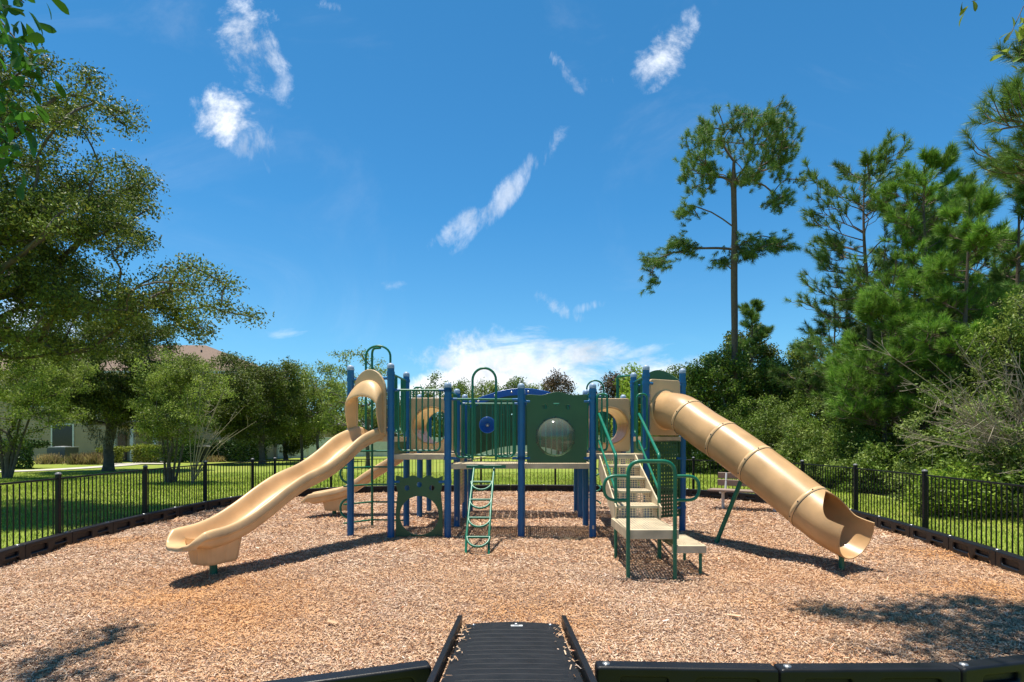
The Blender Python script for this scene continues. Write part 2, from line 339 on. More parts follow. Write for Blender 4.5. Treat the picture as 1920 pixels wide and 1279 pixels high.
def skeleton(root, trunk_top, pts, r0, r_min=.012, nseg=8, bend=.25, lean=0, rg=random):
    """connect crown points to the trunk as a branching tree of tapered limbs"""
    tr = [Vector(root).lerp(Vector(trunk_top), i/nseg) + Vector((math.sin(i*1.3)*bend*.3*i/nseg, math.cos(i*1.1)*bend*.3*i/nseg, 0)) for i in range(nseg+1)]
    node = [tuple(p) for p in tr]; par = [-1]+list(range(nseg)); base = len(node)
    pts = sorted([tuple(p) for p in pts], key=lambda p: (Vector(p)-tr[-1]).length + .0*p[2])
    arr = np.array(node); cost = np.linspace(0, (tr[-1]-tr[0]).length, nseg+1)*.35
    order = []
    for p in pts:
        pv = np.array(p); d = np.linalg.norm(arr-pv, axis=1)
        dz = pv[2]-arr[:, 2]; pen = np.where(dz < 0, -dz*.8, 0)
        start = int(nseg*.45)
        tot = d + cost*.25 + pen; tot[:start] += 50
        j = int(np.argmin(tot)); node.append(p); par.append(j); arr = np.vstack([arr, pv]); cost = np.append(cost, cost[j]+d[j])
    cnt = [0]*len(node)
    for i in range(len(node)-1, -1, -1):
        if cnt[i] == 0: cnt[i] = 1
        if par[i] >= 0: cnt[par[i]] += cnt[i]
    mx_ = max(cnt); rad = [max(r_min, r0*(c/mx_)**.5) for c in cnt]
    mb = MB()
    mb.tube([Vector(x) for x in tr], 0, 12, r_list=[r0*1.35 if i == 0 else r0*(1.08-.35*i/nseg) if i < nseg*.5 else max(rad[i], r0*(.9-.6*i/nseg)) for i in range(nseg+1)])
    for i in range(base, len(node)):
        a = Vector(node[par[i]]); b = Vector(node[i]); ln = (b-a).length
        mid = (a+b)/2 + Vector((rg.uniform(-.08, .08), rg.uniform(-.08, .08), rg.uniform(-.04, .12)))*ln
        ra = min(rad[par[i]], rad[i]*1.35); mb.tube([a, a.lerp(mid, .5)+(mid-a.lerp(b, .5))*.25, mid, b], 0, 5 if rad[i] < .05 else 8, r_list=[ra, (ra*2+rad[i])/3, (ra+rad[i])/2, rad[i]])
    return mb
def gauss_clumps(pts, n, r, flat=.7, rg=rng):
    c = np.repeat(np.array(pts, float), n, axis=0); o = rg.normal(size=c.shape); o = unit(o)*(rg.uniform(0, 1, (len(c), 1))**.45)*r*rg.uniform(.7, 1.2, (len(c), 1)); o[:, 2] *= flat
    return c+o
def broadleaf(name, root, top, pts, r0, n, clump, leaf, lm, label, cat='tree', group=None, bm='bark', flat=.7, rmin=.012, aspect=.45, extra=None):
    e = empty(name, root, label, cat, group); skeleton(root, top, pts, r0, rmin).build('trunk', M[bm], e)
    c = gauss_clumps(pts, n, clump, flat); leaf_obj('crown', c, leaf, M[lm], e, aspect=aspect); return e
def in_ellipsoids(els, n, rg=rng, shell=.35):
    out = []; vol = np.array([e[3]*e[4]*e[5] for e in els]); vol = vol/vol.sum()
    for e, f in zip(els, vol):
        k = max(3, int(n*f)); d = unit(rg.normal(size=(k, 3))); rr = rg.uniform(shell**3, 1, (k, 1))**(1/3)
        out.append(np.array(e[:3]) + d*rr*np.array(e[3:6]))
    return np.vstack(out)
# ============================================================ GROUND
ring = [(-.52, 3.72), (-1.6, 3.32), (-2.75, 3.05), (-4.0, 3.6), (-5.1, 4.6), (-5.95, 5.7), (-6.45, 7.0), (-6.75, 8.4), (-6.95, 9.8), (-7.05, 11.2), (-7.1, 12.6), (-7.05, 14.0), (-6.85, 15.4),
        (-6.3, 16.7), (-5.3, 17.7), (-4.0, 18.25), (-2.6, 18.5), (-1.2, 18.6), (.2, 18.65), (1.6, 18.6), (3.0, 18.35), (4.3, 17.7), (5.4, 16.8), (6.25, 15.7), (6.8, 14.4),
        (6.95, 13.0), (6.9, 11.6), (6.72, 10.2), (6.5, 8.8), (6.25, 7.5), (5.9, 6.2), (5.25, 5.0), (4.3, 4.15), (3.2, 3.72), (2.2, 3.66), (1.12, 3.66), (.52, 3.70)]
def inside(poly, x, y):
    r = np.zeros(len(x), bool); k = len(poly); j = k-1
    for i in range(k):
        xi, yi = poly[i]; xj, yj = poly[j]
        c = ((yi > y) != (yj > y)) & (x < (xj-xi)*(y-yi)/((yj-yi) or 1e-9)+xi); r ^= c; j = i
    return r
def ground_mat(name, cols, scales, bump, bscale, rough=.9):
    m = bpy.data.materials.new(name); m.use_nodes = True; t = m.node_tree; n = t.nodes; l = t.links; b = n['Principled BSDF']; b.inputs['Roughness'].default_value = rough
    b.inputs['Specular IOR Level'].default_value = .2
    g = n.new('ShaderNodeNewGeometry'); cur = None
    for (c, sc, lo, hi) in cols:
        if cur is None: cur = c; continue
        x = n.new('ShaderNodeTexNoise'); x.inputs['Scale'].default_value = sc; x.inputs['Detail'].default_value = 5; l.new(g.outputs['Position'], x.inputs[0])
        k = n.new('ShaderNodeMapRange'); l.new(x.outputs['Fac'], k.inputs[0]); k.inputs[1].default_value = lo; k.inputs[2].default_value = hi
        q = n.new('ShaderNodeMix'); q.data_type = 'RGBA'; l.new(k.outputs[0], q.inputs['Factor'])
        if isinstance(cur, tuple): q.inputs['A'].default_value = (*cur, 1)
        else: l.new(cur, q.inputs['A'])
        q.inputs['B'].default_value = (*c, 1); cur = q.outputs['Result']
    l.new(cur, b.inputs['Base Color'])
    x = n.new('ShaderNodeTexNoise'); x.inputs['Scale'].default_value = bscale; x.inputs['Detail'].default_value = 6; l.new(g.outputs['Position'], x.inputs[0])
    bp = n.new('ShaderNodeBump'); bp.inputs['Strength'].default_value = bump; bp.inputs['Distance'].default_value = .03; l.new(x.outputs['Fac'], bp.inputs['Height']); l.new(bp.outputs[0], b.inputs['Normal'])
    return m
M['lawn'] = ground_mat('lawn_ground', [((.185, .245, .030), 0, 0, 0), ((.27, .29, .05), .35, .45, .7), ((.14, .22, .022), 2.2, .5, .75), ((.30, .32, .09), 14, .5, .8)], 0, .8, 25)
M['chipbase'] = ground_mat('wood_chip_ground', [((.33, .21, .15), 0, 0, 0), ((.42, .19, .075), .45, .5, .72), ((.14, .075, .045), 38, .45, .65), ((.50, .37, .29), 60, .55, .68)], 0, 1, 70)
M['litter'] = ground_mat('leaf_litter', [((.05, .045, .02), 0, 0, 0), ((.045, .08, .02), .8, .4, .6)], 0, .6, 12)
mb = MB()
gx = np.concatenate([-np.geomspace(900, 30, 10), np.linspace(-26, 26, 53), np.geomspace(30, 900, 10)]); gy = np.concatenate([[-400, -100, -30], np.linspace(-10, 60, 71), np.geomspace(70, 1200, 10)])
def lawn_z(x, y): return -.02 + (.0 if y < 22 else min((y-22)*.004, .12))*1.0
low = [((x)*.82, 10.5+(y-10.5)*.84) for x, y in ring]
V_ = [(x, y, -.2 if inside(low, np.array([x]), np.array([y]))[0] else lawn_z(x, y)) for y in gy for x in gx]; nx = len(gx)
mb.add(V_, [(j*nx+i, j*nx+i+1, (j+1)*nx+i+1, (j+1)*nx+i) for j in range(len(gy)-1) for i in range(nx-1)])
tag(mb.build('lawn', M['lawn']), kind='structure')
def chip_z(x, y):
    x = np.asarray(x, float); y = np.asarray(y, float)
    z = .014*np.sin(x*1.9+1.1*np.sin(y*1.3))*np.cos(y*1.6+.7*np.sin(x*.9)) + .009*np.sin(x*4.3+y*2.1)*np.sin(y*5.2-x*1.7) + .004*np.sin(x*11+y*7)*np.sin(y*12-x*5)
    for hx, hy, hr, hd in ((-3.95, 6.45, .55, .06), (4.35, 6.85, .55, .07), (0, 5.4, .6, .035), (1.65, 6.4, .6, .05), (2.6, 7.3, .4, .04), (-.5, 7.9, .45, .04), (-4.6, 12.5, .5, .05)):
        z = z - hd*np.exp(-((x-hx)**2+(y-hy)**2)/hr**2) + hd*.35*np.exp(-((((x-hx)**2+(y-hy)**2)**.5-hr*1.6)/(hr*.4))**2)
    return z
gxx = np.arange(-7.6, 7.6, .10); gyy = np.arange(2.9, 19.1, .10); X_, Y_ = np.meshgrid(gxx, gyy); inm = inside(ring, X_.ravel(), Y_.ravel()).reshape(X_.shape)
inq = inm[:-1, :-1] | inm[1:, :-1] | inm[:-1, 1:] | inm[1:, 1:]; ii = np.arange(X_.size).reshape(X_.shape)
Fq = np.stack([ii[:-1, :-1][inq], ii[:-1, 1:][inq], ii[1:, 1:][inq], ii[1:, :-1][inq]], 1); us, inv = np.unique(Fq, return_inverse=True)
V = np.stack([X_.ravel(), Y_.ravel(), chip_z(X_.ravel(), Y_.ravel())], 1)[us]; V[~inm.ravel()[us], 2] = -.012
tag(npmesh('wood_chip_ground', V, inv.reshape(-1, 4), M['chipbase'], None, True), kind='structure')
# wood chips as real flakes
def chips():
    parts = []
    for (y0, y1, dens_, ls) in ((3.3, 5.2, 6200, .024), (5.2, 7.5, 4600, .025), (7.5, 11, 2000, .034), (11, 18.7, 600, .050)):
        n = int((y1-y0)*14*dens_); x = rng.uniform(-7, 7, n); y = rng.uniform(y0, y1, n)
        k = inside(ring, x, y) & (np.abs(x) < y*.93+.6); x, y = x[k], y[k]
        parts.append((np.stack([x, y, chip_z(x, y)+rng.uniform(.002, .020, len(x))], 1), np.full(len(x), ls)))
    n = 260; x = rng.uniform(-7, 7, n); y = rng.uniform(3.5, 15, n); k = inside(ring, x, y); x, y = x[k], y[k]; parts.append((np.stack([x, y, chip_z(x, y)+.024], 1), rng.uniform(.045, .085, len(x))))
    sg = np.where(rng.random(130) < .5, -1, 1); x = sg*(.42-np.abs(rng.normal(size=130))*.035)+rng.normal(size=130)*.01; y = 3.4+rng.uniform(0, 1, 130)**.6*1.6+.1*np.sin(np.arange(130)); t = (y-3.25)/1.86; parts.append((np.stack([x, y, .235*(1-t)*(1-.25*t)+.032+rng.uniform(0, .012, 130)], 1), rng.uniform(.02, .034, 130)))
    c = np.vstack([p[0] for p in parts]); ls = np.concatenate([p[1] for p in parts])[:, None]; n = len(c)
    a = rng.normal(size=(n, 3)); a[:, 2] *= .34; a = unit(a); nr = rng.normal(size=(n, 3))*.5; nr[:, 2] += 1; b = unit(np.cross(a, nr))
    Ls = ls*rng.lognormal(-.15, .55, (n, 1)); w = ls*rng.uniform(.14, .38, (n, 1)); tp = rng.uniform(.4, 1, (n, 1))
    V = np.stack([c-a*Ls/2-b*w/2, c+a*Ls/2-b*w/2*tp, c+a*Ls/2+b*w/2*tp, c-a*Ls/2+b*w/2], 1).reshape(-1, 3)
    return V, np.arange(n*4).reshape(-1, 4)
mc = mat('wood_chips', (.45, .3, .2), .75, spec=.25, island=[(0, (.16, .09, .06)), (.12, (.42, .26, .16)), (.4, (.62, .45, .31)), (.68, (.75, .61, .47)), (.80, (.58, .29, .15)), (.93, (.84, .76, .68)), (1, (.50, .16, .07))],
         var=.56, vscale=.55, col2=(.60, .30, .11), detail=7)
t_ = mc.node_tree; n_ = t_.nodes; l_ = t_.links; mixn = [q for q in n_ if q.type == 'MIX'][0]; srcf = mixn.inputs['Factor'].links[0].from_socket
acc = srcf; gp = [q for q in n_ if q.type == 'NEW_GEOMETRY'][0]
for hx, hy, hr in ((-3.9, 6.4, 1.1), (4.4, 6.6, 1.3), (0, 5.6, 1.1), (5.2, 6.2, 1.2), (-2.6, 5.6, 1.5), (-.3, 10.3, 1.0), (6.2, 8.4, .8), (-6.3, 9.5, .7)):
    vd = n_.new('ShaderNodeVectorMath'); vd.operation = 'DISTANCE'; l_.new(gp.outputs['Position'], vd.inputs[0]); vd.inputs[1].default_value = (hx, hy, 0)
    mr_ = n_.new('ShaderNodeMapRange'); l_.new(vd.outputs['Value'], mr_.inputs[0]); mr_.inputs[1].default_value = hr; mr_.inputs[2].default_value = 0; mr_.inputs[3].default_value = 0; mr_.inputs[4].default_value = .5
    ad = n_.new('ShaderNodeMath'); ad.operation = 'ADD'; ad.use_clamp = True; l_.new(acc, ad.inputs[0]); l_.new(mr_.outputs[0], ad.inputs[1]); acc = ad.outputs[0]
l_.new(acc, mixn.inputs['Factor'])
V, Fq = chips(); tag(npmesh('wood_chips', V, Fq, mc), kind='stuff', label='pale and rusty shredded wood chips covering the play area', cat='wood chips')
# grass blades
def grass():
    n = 230000; r = rng.uniform(0, 1, n)**.75; y = 4.5+r*25; x = rng.uniform(-1, 1, n)*(y*.9+1.2)
    big = [(px*1.045, 10.5+(py-10.5)*1.035) for px, py in ring]
    k = ~inside(big, x, y) & ~((x > 10.5) & (y > 9)); x, y = x[k], y[k]; n = len(x)
    c = np.stack([x, y, np.full(n, -.02)], 1); s = (.75+y/22)[:, None]
    a = rng.normal(size=(n, 3))*.45; a[:, 2] = 1; a = unit(a); b = unit(np.cross(a, rng.normal(size=(n, 3)))); h = rng.uniform(.035, .085, (n, 1))*(.8+.25*s); w = .0055*s
    V = np.stack([c-b*w, c+b*w, c+a*h+rng.normal(size=(n, 3))*.008], 1).reshape(-1, 3); return V, np.arange(n*3).reshape(-1, 3)
V, Fq = grass(); tag(npmesh('grass', V, Fq, M['grass']), kind='stuff', label='short sunlit green grass growing outside the fence', cat='grass')
# concrete path by the house
mb = MB(); cl = spline([(-42, 25.5), (-30, 27.5), (-25.5, 30.5), (-24.5, 35), (-25.2, 40), (-26.5, 45)], 6)
for s_, off in ((1, .6), (-1, -.6)): pass
vs = []
for i, p in enumerate(cl):
    t = cl[min(i+1, len(cl)-1)]-cl[max(i-1, 0)]; t = t/np.linalg.norm(t); nn = np.array([-t[1], t[0]])
    for o_ in (-.75, .75): q = p+nn*o_; vs.append((q[0], q[1], lawn_z(*q)+.035))
mb.add(vs, [(2*i, 2*i+1, 2*i+3, 2*i+2) for i in range(len(cl)-1)], False)
po = lawn_z(-25, 42)+.04
mb.add([(-27.5, 38.5, po), (-22.8, 38.0, po), (-22.8, 39.6, po), (-27.5, 39.8, po)], [(0, 1, 2, 3)], False)
tag(mb.build('concrete_path', M['conc']), kind='structure')

# ============================================================ PLAY STRUCTURE
PS = empty('play_structure', (-.3, 11.2, 0), 'large blue, green and tan playground climber with two open slides and a tube slide', 'playground')
def xc(k, Y): return (-2.02, -1.07, .155, 1.367, 2.27)[k] + .03*(Y-9.8)
Y1, Y2, Y3, Y4 = 9.78, 11.02, 12.35, 13.5
A = Vector((-2.765, 10.05, 0)); Q = Vector((3.05, 10.5, 0)); TZ, MZ, CZ = 1.68, 1.38, 1.22
HI, LO = 2.90, 2.58
posts = [((A.x, A.y), HI), ((xc(0, Y1), Y1), HI), ((xc(0, Y2), Y2), HI), ((xc(1, Y1), Y1), LO), ((xc(1, Y2), Y2), LO), ((xc(2, Y1)-.0, Y1+.15), LO), ((xc(2, Y2), Y2), LO),
         ((xc(3, Y1), Y1+.15), LO), ((xc(3, Y2), Y2+.15), LO), ((2.29, 10.02), HI), ((2.31, 11.15), HI), ((Q.x, Q.y), HI),
         ((xc(0, Y3), Y3), LO), ((xc(0, Y4), Y4), LO), ((xc(1, Y3), Y3), LO), ((xc(1, Y4), Y4), LO), ((xc(3, Y3), Y3), LO), ((xc(3, Y4), Y4), LO), ((2.36, Y3+.1), LO), ((2.38, Y4), LO)]
def post(x, y, h):
    p = MB().tube([(x, y, -.05), (x, y, h-.03)], .058, 20, caps=False).build('post', M['blue'], PS)
    MB().lathe([(.0595, -.05), (.0605, -.035), (.0595, 0), (.05, .022), (.028, .038), (0, .043)], (x, y, h-.03), n=20).build('cap', M['cap'], p)
    b = MB().tube([(x, y, .06), (x, y, .10)], .0595, 20, caps=False)
for (x, y), h in posts: post(x, y, h)
P_ = {k: Vector((p[0][0], p[0][1], 0)) for k, p in zip('A B L C F D D2 E I O N Q a b c d e f g h'.split(), posts)}
Z = Vector((0, 0, 1))
def at(k, z): return P_[k]+Z*z
for k_ in 'FE': MB().box(P_[k_]+Vector((.0, -.060, .16)), (.03, .004, .06)).build('sticker', M['bolt'], PS)
def deck(name, corners, z, nu, nv, nosing=True):
    """perforated coated steel deck with a solid rim"""
    mb = MB(); c = [Vector(p) for p in corners]
    if len(c) == 4: mb.lattice(c[0]+Z*z, c[1]-c[0], c[3]-c[0], nu, nv, .5)
    else:
        # triangle: solid plate with rows of holes left as a coarse lattice
        mb.add([p+Z*z for p in c]+[p+Z*(z-.006) for p in c], [(0, 1, 2), (5, 4, 3)], False)
    k = len(c)
    for i in range(k): mb.beam(c[i]+Z*(z-.035), c[(i+1) % k]+Z*(z-.035), .03, .085)
    return mb.build(name, M['vinyl'], PS)
def inset(a, b, r=.075):
    d = (b-a).normalized()*r; return a+d, b-d
def quad(*ks): return [P_[k] for k in ks]
deck('deck', quad('B', 'C', 'F', 'L'), MZ, 26, 34); deck('deck', quad('C', 'D', 'D2', 'F'), CZ, 34, 34); deck('deck', quad('D', 'E', 'I', 'D2'), CZ, 34, 34)
deck('deck', quad('E', 'O', 'N', 'I'), MZ, 26, 34); deck('tower_deck', quad('A', 'B', 'L'), TZ, 1, 1); deck('tower_deck', quad('O', 'Q', 'N'), TZ, 1, 1)
deck('deck', quad('a', 'c', 'd', 'b'), MZ, 26, 32); deck('deck', quad('e', 'g', 'h', 'f'), MZ, 26, 32)
# arched bridge between the two back decks
mb = MB()
nb = 16
for i in range(nb):
    for s_, (p0, p1, q0, q1) in enumerate([('c', 'e', 'd', 'f')]):
        def zz(t): return CZ-.02+.16*math.sin(math.pi*t)
        t0, t1 = (i+.06)/nb, (i+.94)/nb
        a = P_[p0].lerp(P_[p1], t0)+Z*zz(t0); b = P_[p0].lerp(P_[p1], t1)+Z*zz(t1); c = P_[q0].lerp(P_[q1], t0)+Z*zz(t0)
        mb.lattice(a, b-a, c-a, 5, 32, .5, th=.03)
mb.build('bridge_deck', M['vinyl'], PS)
# risers between decks of different height (dark green solid panels)
def solid(name, a, b, z0, z1, m, th=.025):
    a, b = inset(a, b, .07); w = b-a; ln = w.length
    return MB().panel([(0, z0), (ln, z0), (ln, z1), (0, z1)], [], th, a, w).build(name, M[m], PS)
solid('step_riser', P_['B'], P_['L'], MZ, TZ-.08, 'hdpe'); solid('step_riser', P_['N'], P_['O'], MZ, TZ-.08, 'hdpe')
def brackets(parent, pts):
    for (k, q, z) in pts:
        mb = MB(); a = at(k, z); d = (Vector(q)-P_[k]); d.z = 0; d.normalize()
        mb.tube([a+d*.03, a+d*.15], .024, 12); mb.lathe([(.066, -.028), (.068, 0), (.066, .028)], a, n=20)
        mb.build('bracket', M['blue'], parent)
def bars_panel(k0, k1, z0, z1, bars, name='railing', loops=((0, 1),), r=.0165, top=True):
    a, b = P_[k0], P_[k1]; w = (b-a); ln = w.length; w = w.normalized()
    def at_(s, z): return a+w*s+Z*z
    mb = MB()
    if top: mb.tube([at_(.12, z1), at_(ln-.12, z1)], .0185, 10)
    for (f0, f1) in loops:
        s0 = .13+(ln-.26)*f0; s1 = .13+(ln-.26)*f1
        mb.tube(fillet([at_(s0, z1-.015), at_(s0, z0+.02), at_(s1, z0+.02), at_(s1, z1-.015)], .09), r*1.05, 10)
        n = max(1, int(round((s1-s0)/bars)))
        for i in range(1, n): s_ = s0+(s1-s0)*i/n; mb.tube([at_(s_, z0+.02), at_(s_, z1-.01)], r*.8, 8, caps=False)
    o = mb.build(name, M['green'], PS)
    brackets(o, [(k0, b, z1), (k1, a, z1)]); return o
bars_panel('B', 'C', MZ+.05, 2.46, .105)
rc = bars_panel('C', 'D', CZ+.10, 2.31, .10, loops=((0, .32), (.68, 1)), top=True)
brackets(rc, [('C', P_['D'], CZ+.10), ('D', P_['C'], CZ+.10)])
bars_panel('F', 'D2', CZ+.10, 2.31, .105); bars_panel('D2', 'I', CZ+.10, 2.31, .105)
bars_panel('L', 'B', TZ+.06, 2.74, .10, loops=((0, .3), (.7, 1))); bars_panel('O', 'N', TZ+.06, 2.72, .10, loops=((0, .28), (.72, 1)))
bars_panel('C', 'F', MZ+.06, 2.46, .10, loops=((0, .25), (.75, 1))); bars_panel('I', 'E', MZ+.06, 2.46, .10, loops=((0, .25), (.75, 1)))
bars_panel('a', 'b', MZ+.06, 2.46, .10, loops=((0, .22), (.78, 1))); bars_panel('b', 'd', MZ+.06, 2.46, .105); bars_panel('f', 'h', MZ+.06, 2.46, .105); bars_panel('g', 'h', MZ+.06, 2.40, .105)
# grab hoop over the ladder opening
def xy(px, D): return (px-960)/F*D
mb = MB(); xl, xr = xy(886, 9.72), xy(930, 9.72)
arc = [(xl, 9.72, 1.30), (xl, 9.72, 2.60)] + [((xl+xr)/2-(xr-xl)/2*math.cos(t), 9.72, 2.62+.20*math.sin(t)) for t in np.linspace(.0, math.pi, 14)] + [(xr, 9.72, 2.60), (xr, 9.72, 1.30)]
mb.tube(arc, .021, 10); mb.build('grab_hoop', M['green'], PS)
# rung ladder with looped rungs
mb = MB(); 
def lad(s, x): return Vector((x, 9.70-1.42*s, 1.20-1.22*s))
for sx in (-1, 1):
    xx = -.49+sx*.165
    mb.tube([lad(0, xx+.03), lad(.5, xx), lad(.8, xx-.01), lad(.8, xx-.01)+Vector((0, -.16, -.30))], .019, 10)
for s_ in (.02, .20, .41, .61, .81):
    a, b = lad(s_, -.66), lad(s_, -.32); mb.tube([a, b], .0175, 10)
    if s_ > .1:
        mid = (a+b)/2; mb.tube([a]+[mid+Vector((-math.cos(t)*.165, -.14*math.sin(t), -.115*math.sin(t))) for t in np.linspace(.05, math.pi-.05, 12)]+[b], .0175, 10)
mb.beam((-.75, 9.66, 1.19), (-.1, 9.66, 1.19), .03, .05)
mb.build('rung_ladder', M['green'], PS)
# bubble panel
def wave(ln, z0, z1, n=24, amp=.035, notch=.0):
    top = [(ln*(1-i/n), z1+amp*math.cos(2*math.pi*(1-i/n)*1.0+math.pi)+ (amp*.7 if i in (0, n) else 0)) for i in range(n+1)]
    return [(0.0, z0), (ln, z0)]+top
a, b = inset(P_['D'], P_['E'], .095); w = b-a; ln = w.length
bc = (ln*.475, 1.685); mb = MB()
def semi(cx, cy, r): return [(cx-r, cy), *[(cx+r*math.cos(t), cy+r*math.sin(t)) for t in np.linspace(math.pi, 2*math.pi, 12)][1:-1], (cx+r, cy)]
topw = [(ln*(1-i/24), 2.375+.05*math.sin(math.pi*(1-i/24)) + .02*math.cos(4*math.pi*(1-i/24))) for i in range(25)]
mb.panel([(0.01, CZ+.02), (ln-.01, CZ+.02), (ln-.0, 1.8)]+topw+[(0.0, 1.8)], [circ(*bc, .305, 40), circ(ln*.30, 2.20, .045, 16), circ(ln*.68, 2.19, .045, 16), semi(ln*.49, 2.255, .05)], .022, a, w)
bp_ = mb.build('bubble_panel', M['hdpe'], PS)
bcen = a+w.normalized()*bc[0]+Z*bc[1]; bn = w.normalized().cross(Z)
MB().lathe([(.335, .0), (.318, .014), (.312, .03)]+[(.312*math.cos(t), .03+.23*math.sin(t)) for t in np.linspace(0.06, math.pi/2, 14)], bcen+bn*.012, bn, 48).build('bubble_window', M['bubble'], bp_)
mb = MB()
for i in range(10):
    mb = MB(); t = 2*math.pi*i/10+.3; q = bcen+w.normalized()*.335*math.cos(t)+Z*.335*math.sin(t)+bn*.013
    mb.lathe([(.011, 0), (.009, .005), (0, .007)], q, bn, 8)
    mb.build('bolt', M['dark'], bp_)
brackets(bp_, [('D', P_['E'], 2.28), ('E', P_['D'], 2.28), ('D', P_['E'], 1.32), ('E', P_['D'], 1.32)])
# green crawl-through panel under the left deck
a, b = inset(P_['B'], P_['C'], .085); w = b-a; ln = w.length
top = [(ln*(1-i/24), .99+.05*math.cos(2*math.pi*(1-i/24)*1.5-.3)**2*(1 if 2 < i < 22 else .9)) for i in range(25)]
side = [(ln-.0, .9), (ln-.03, .75), (ln-.0, .45)]; sl2 = [(0, .45), (.03, .75), (0, .9)]
mb = MB().panel([(.0, .02), (ln, .02)]+side[::-1]+top+sl2[::-1], [circ(ln*.5, .37, .325, 40), circ(ln*.24, .83, .045, 16), circ(ln*.5, .885, .045, 16), circ(ln*.77, .83, .045, 16)], .022, a, w)
hp = mb.build('crawl_panel', M['hdpe'], PS); brackets(hp, [('B', P_['C'], .93), ('C', P_['B'], .93)])
# tan crawl tunnels that join front and back decks
def tunnel(k0, k1, k2, k3):
    a, b = P_[k0].copy(), P_[k1].copy(); a, b = inset(a, b, .07); w = b-a; ln = w.length; zc = MZ+.52; r = .335
    outer = fillet([Vector((0, MZ+.03, 0)), Vector((ln, MZ+.03, 0)), Vector((ln, MZ+1.04, 0)), Vector((0, MZ+1.04, 0))], .07, 5, True)[:-1]
    mb = MB().panel([(p.x, p.y) for p in outer], [circ(ln/2, zc, r, 40)], .05, a, w, bevel=.012); t = mb.build('tunnel_panel', M['tan2'], PS)
    c, d = P_[k2].copy(), P_[k3].copy(); c, d = inset(c, d, .07)
    mb = MB().panel([(p.x, p.y) for p in outer], [circ((d-c).length/2, zc, r, 40)], .05, c, d-c, bevel=.012); mb.build('tunnel_panel', M['tan2'], PS)
    p0 = (a+b)/2+Z*zc; p1 = (c+d)/2+Z*zc; ax = p1-p0; n = 24
    prof = [(r+.035, -.03), (r+.02, -.045), (r, -.03), (r, .05)]+[(r+(.012 if i in (4, 8) else 0), ax.length*i/12) for i in range(1, 12)]+[(r, ax.length)]
    MB().lathe(prof, p0, ax, 36).build('tunnel_tube', M['tan_thin'], t)
tunnel('L', 'F', 'a', 'c'); tunnel('I', 'N', 'e', 'g')
# arched back bridge barriers, blue arch rail
def arch_barrier(k0, k1, blue):
    a, b = P_[k0], P_[k1]; w = b-a; ln = w.length; n = 28; w_ = w.normalized()
    def zt(t): return 2.36+.30*math.sin(math.pi*t)
    def zb(t): return 1.28+.24*math.sin(math.pi*t)
    ts = [i/n for i in range(n+1)]
    o = MB().panel([(.07+(ln-.14)*t, zb(t)) for t in ts]+[(.07+(ln-.14)*t, zt(t)-.08) for t in ts[::-1]], [circ(ln*f, 2.2, .045, 14) for f in (.32, .40, .62)], .02, a, w).build('arch_panel', M['hdpe'], PS)
    r_ = MB().panel([(.05+(ln-.1)*t, zt(t)-.085) for t in ts]+[(.05+(ln-.1)*t, zt(t)+.06) for t in ts[::-1]], [], .06, a, w, bevel=.01).build('arch_rail', M['bluep'], o)
    mb = MB(); nn = w_.cross(Z)
    for f in (.1, .25, .40, .55, .72, .88): MB().lathe([(.022, 0), (.02, .008), (0, .012)], a+w_*(.05+(ln-.1)*f)+Z*(zt(f)-.01)+nn*.032, nn, 10).build('rail_bolt', M['bolt'], o)
arch_barrier('c', 'e', True); arch_barrier('d', 'f', True)
# blue talk bowl on the railing behind the ladder opening
tc_ = P(914, 797, 10.95); MB().lathe([(.0, .05), (.05, .045), (.10, .015), (.135, -.05), (.15, -.06), (.155, -.045), (.13, .03), (.06, .09), (0, .10)], tc_, (0, 1, 0), 30).build('play_bowl', M['bluep'], PS)
MB().lathe([(0, -.01), (.03, -.005), (.035, .05)], tc_, (0, 1, 0), 12).build('hub', M['bolt'], bpy.data.objects['play_bowl'])
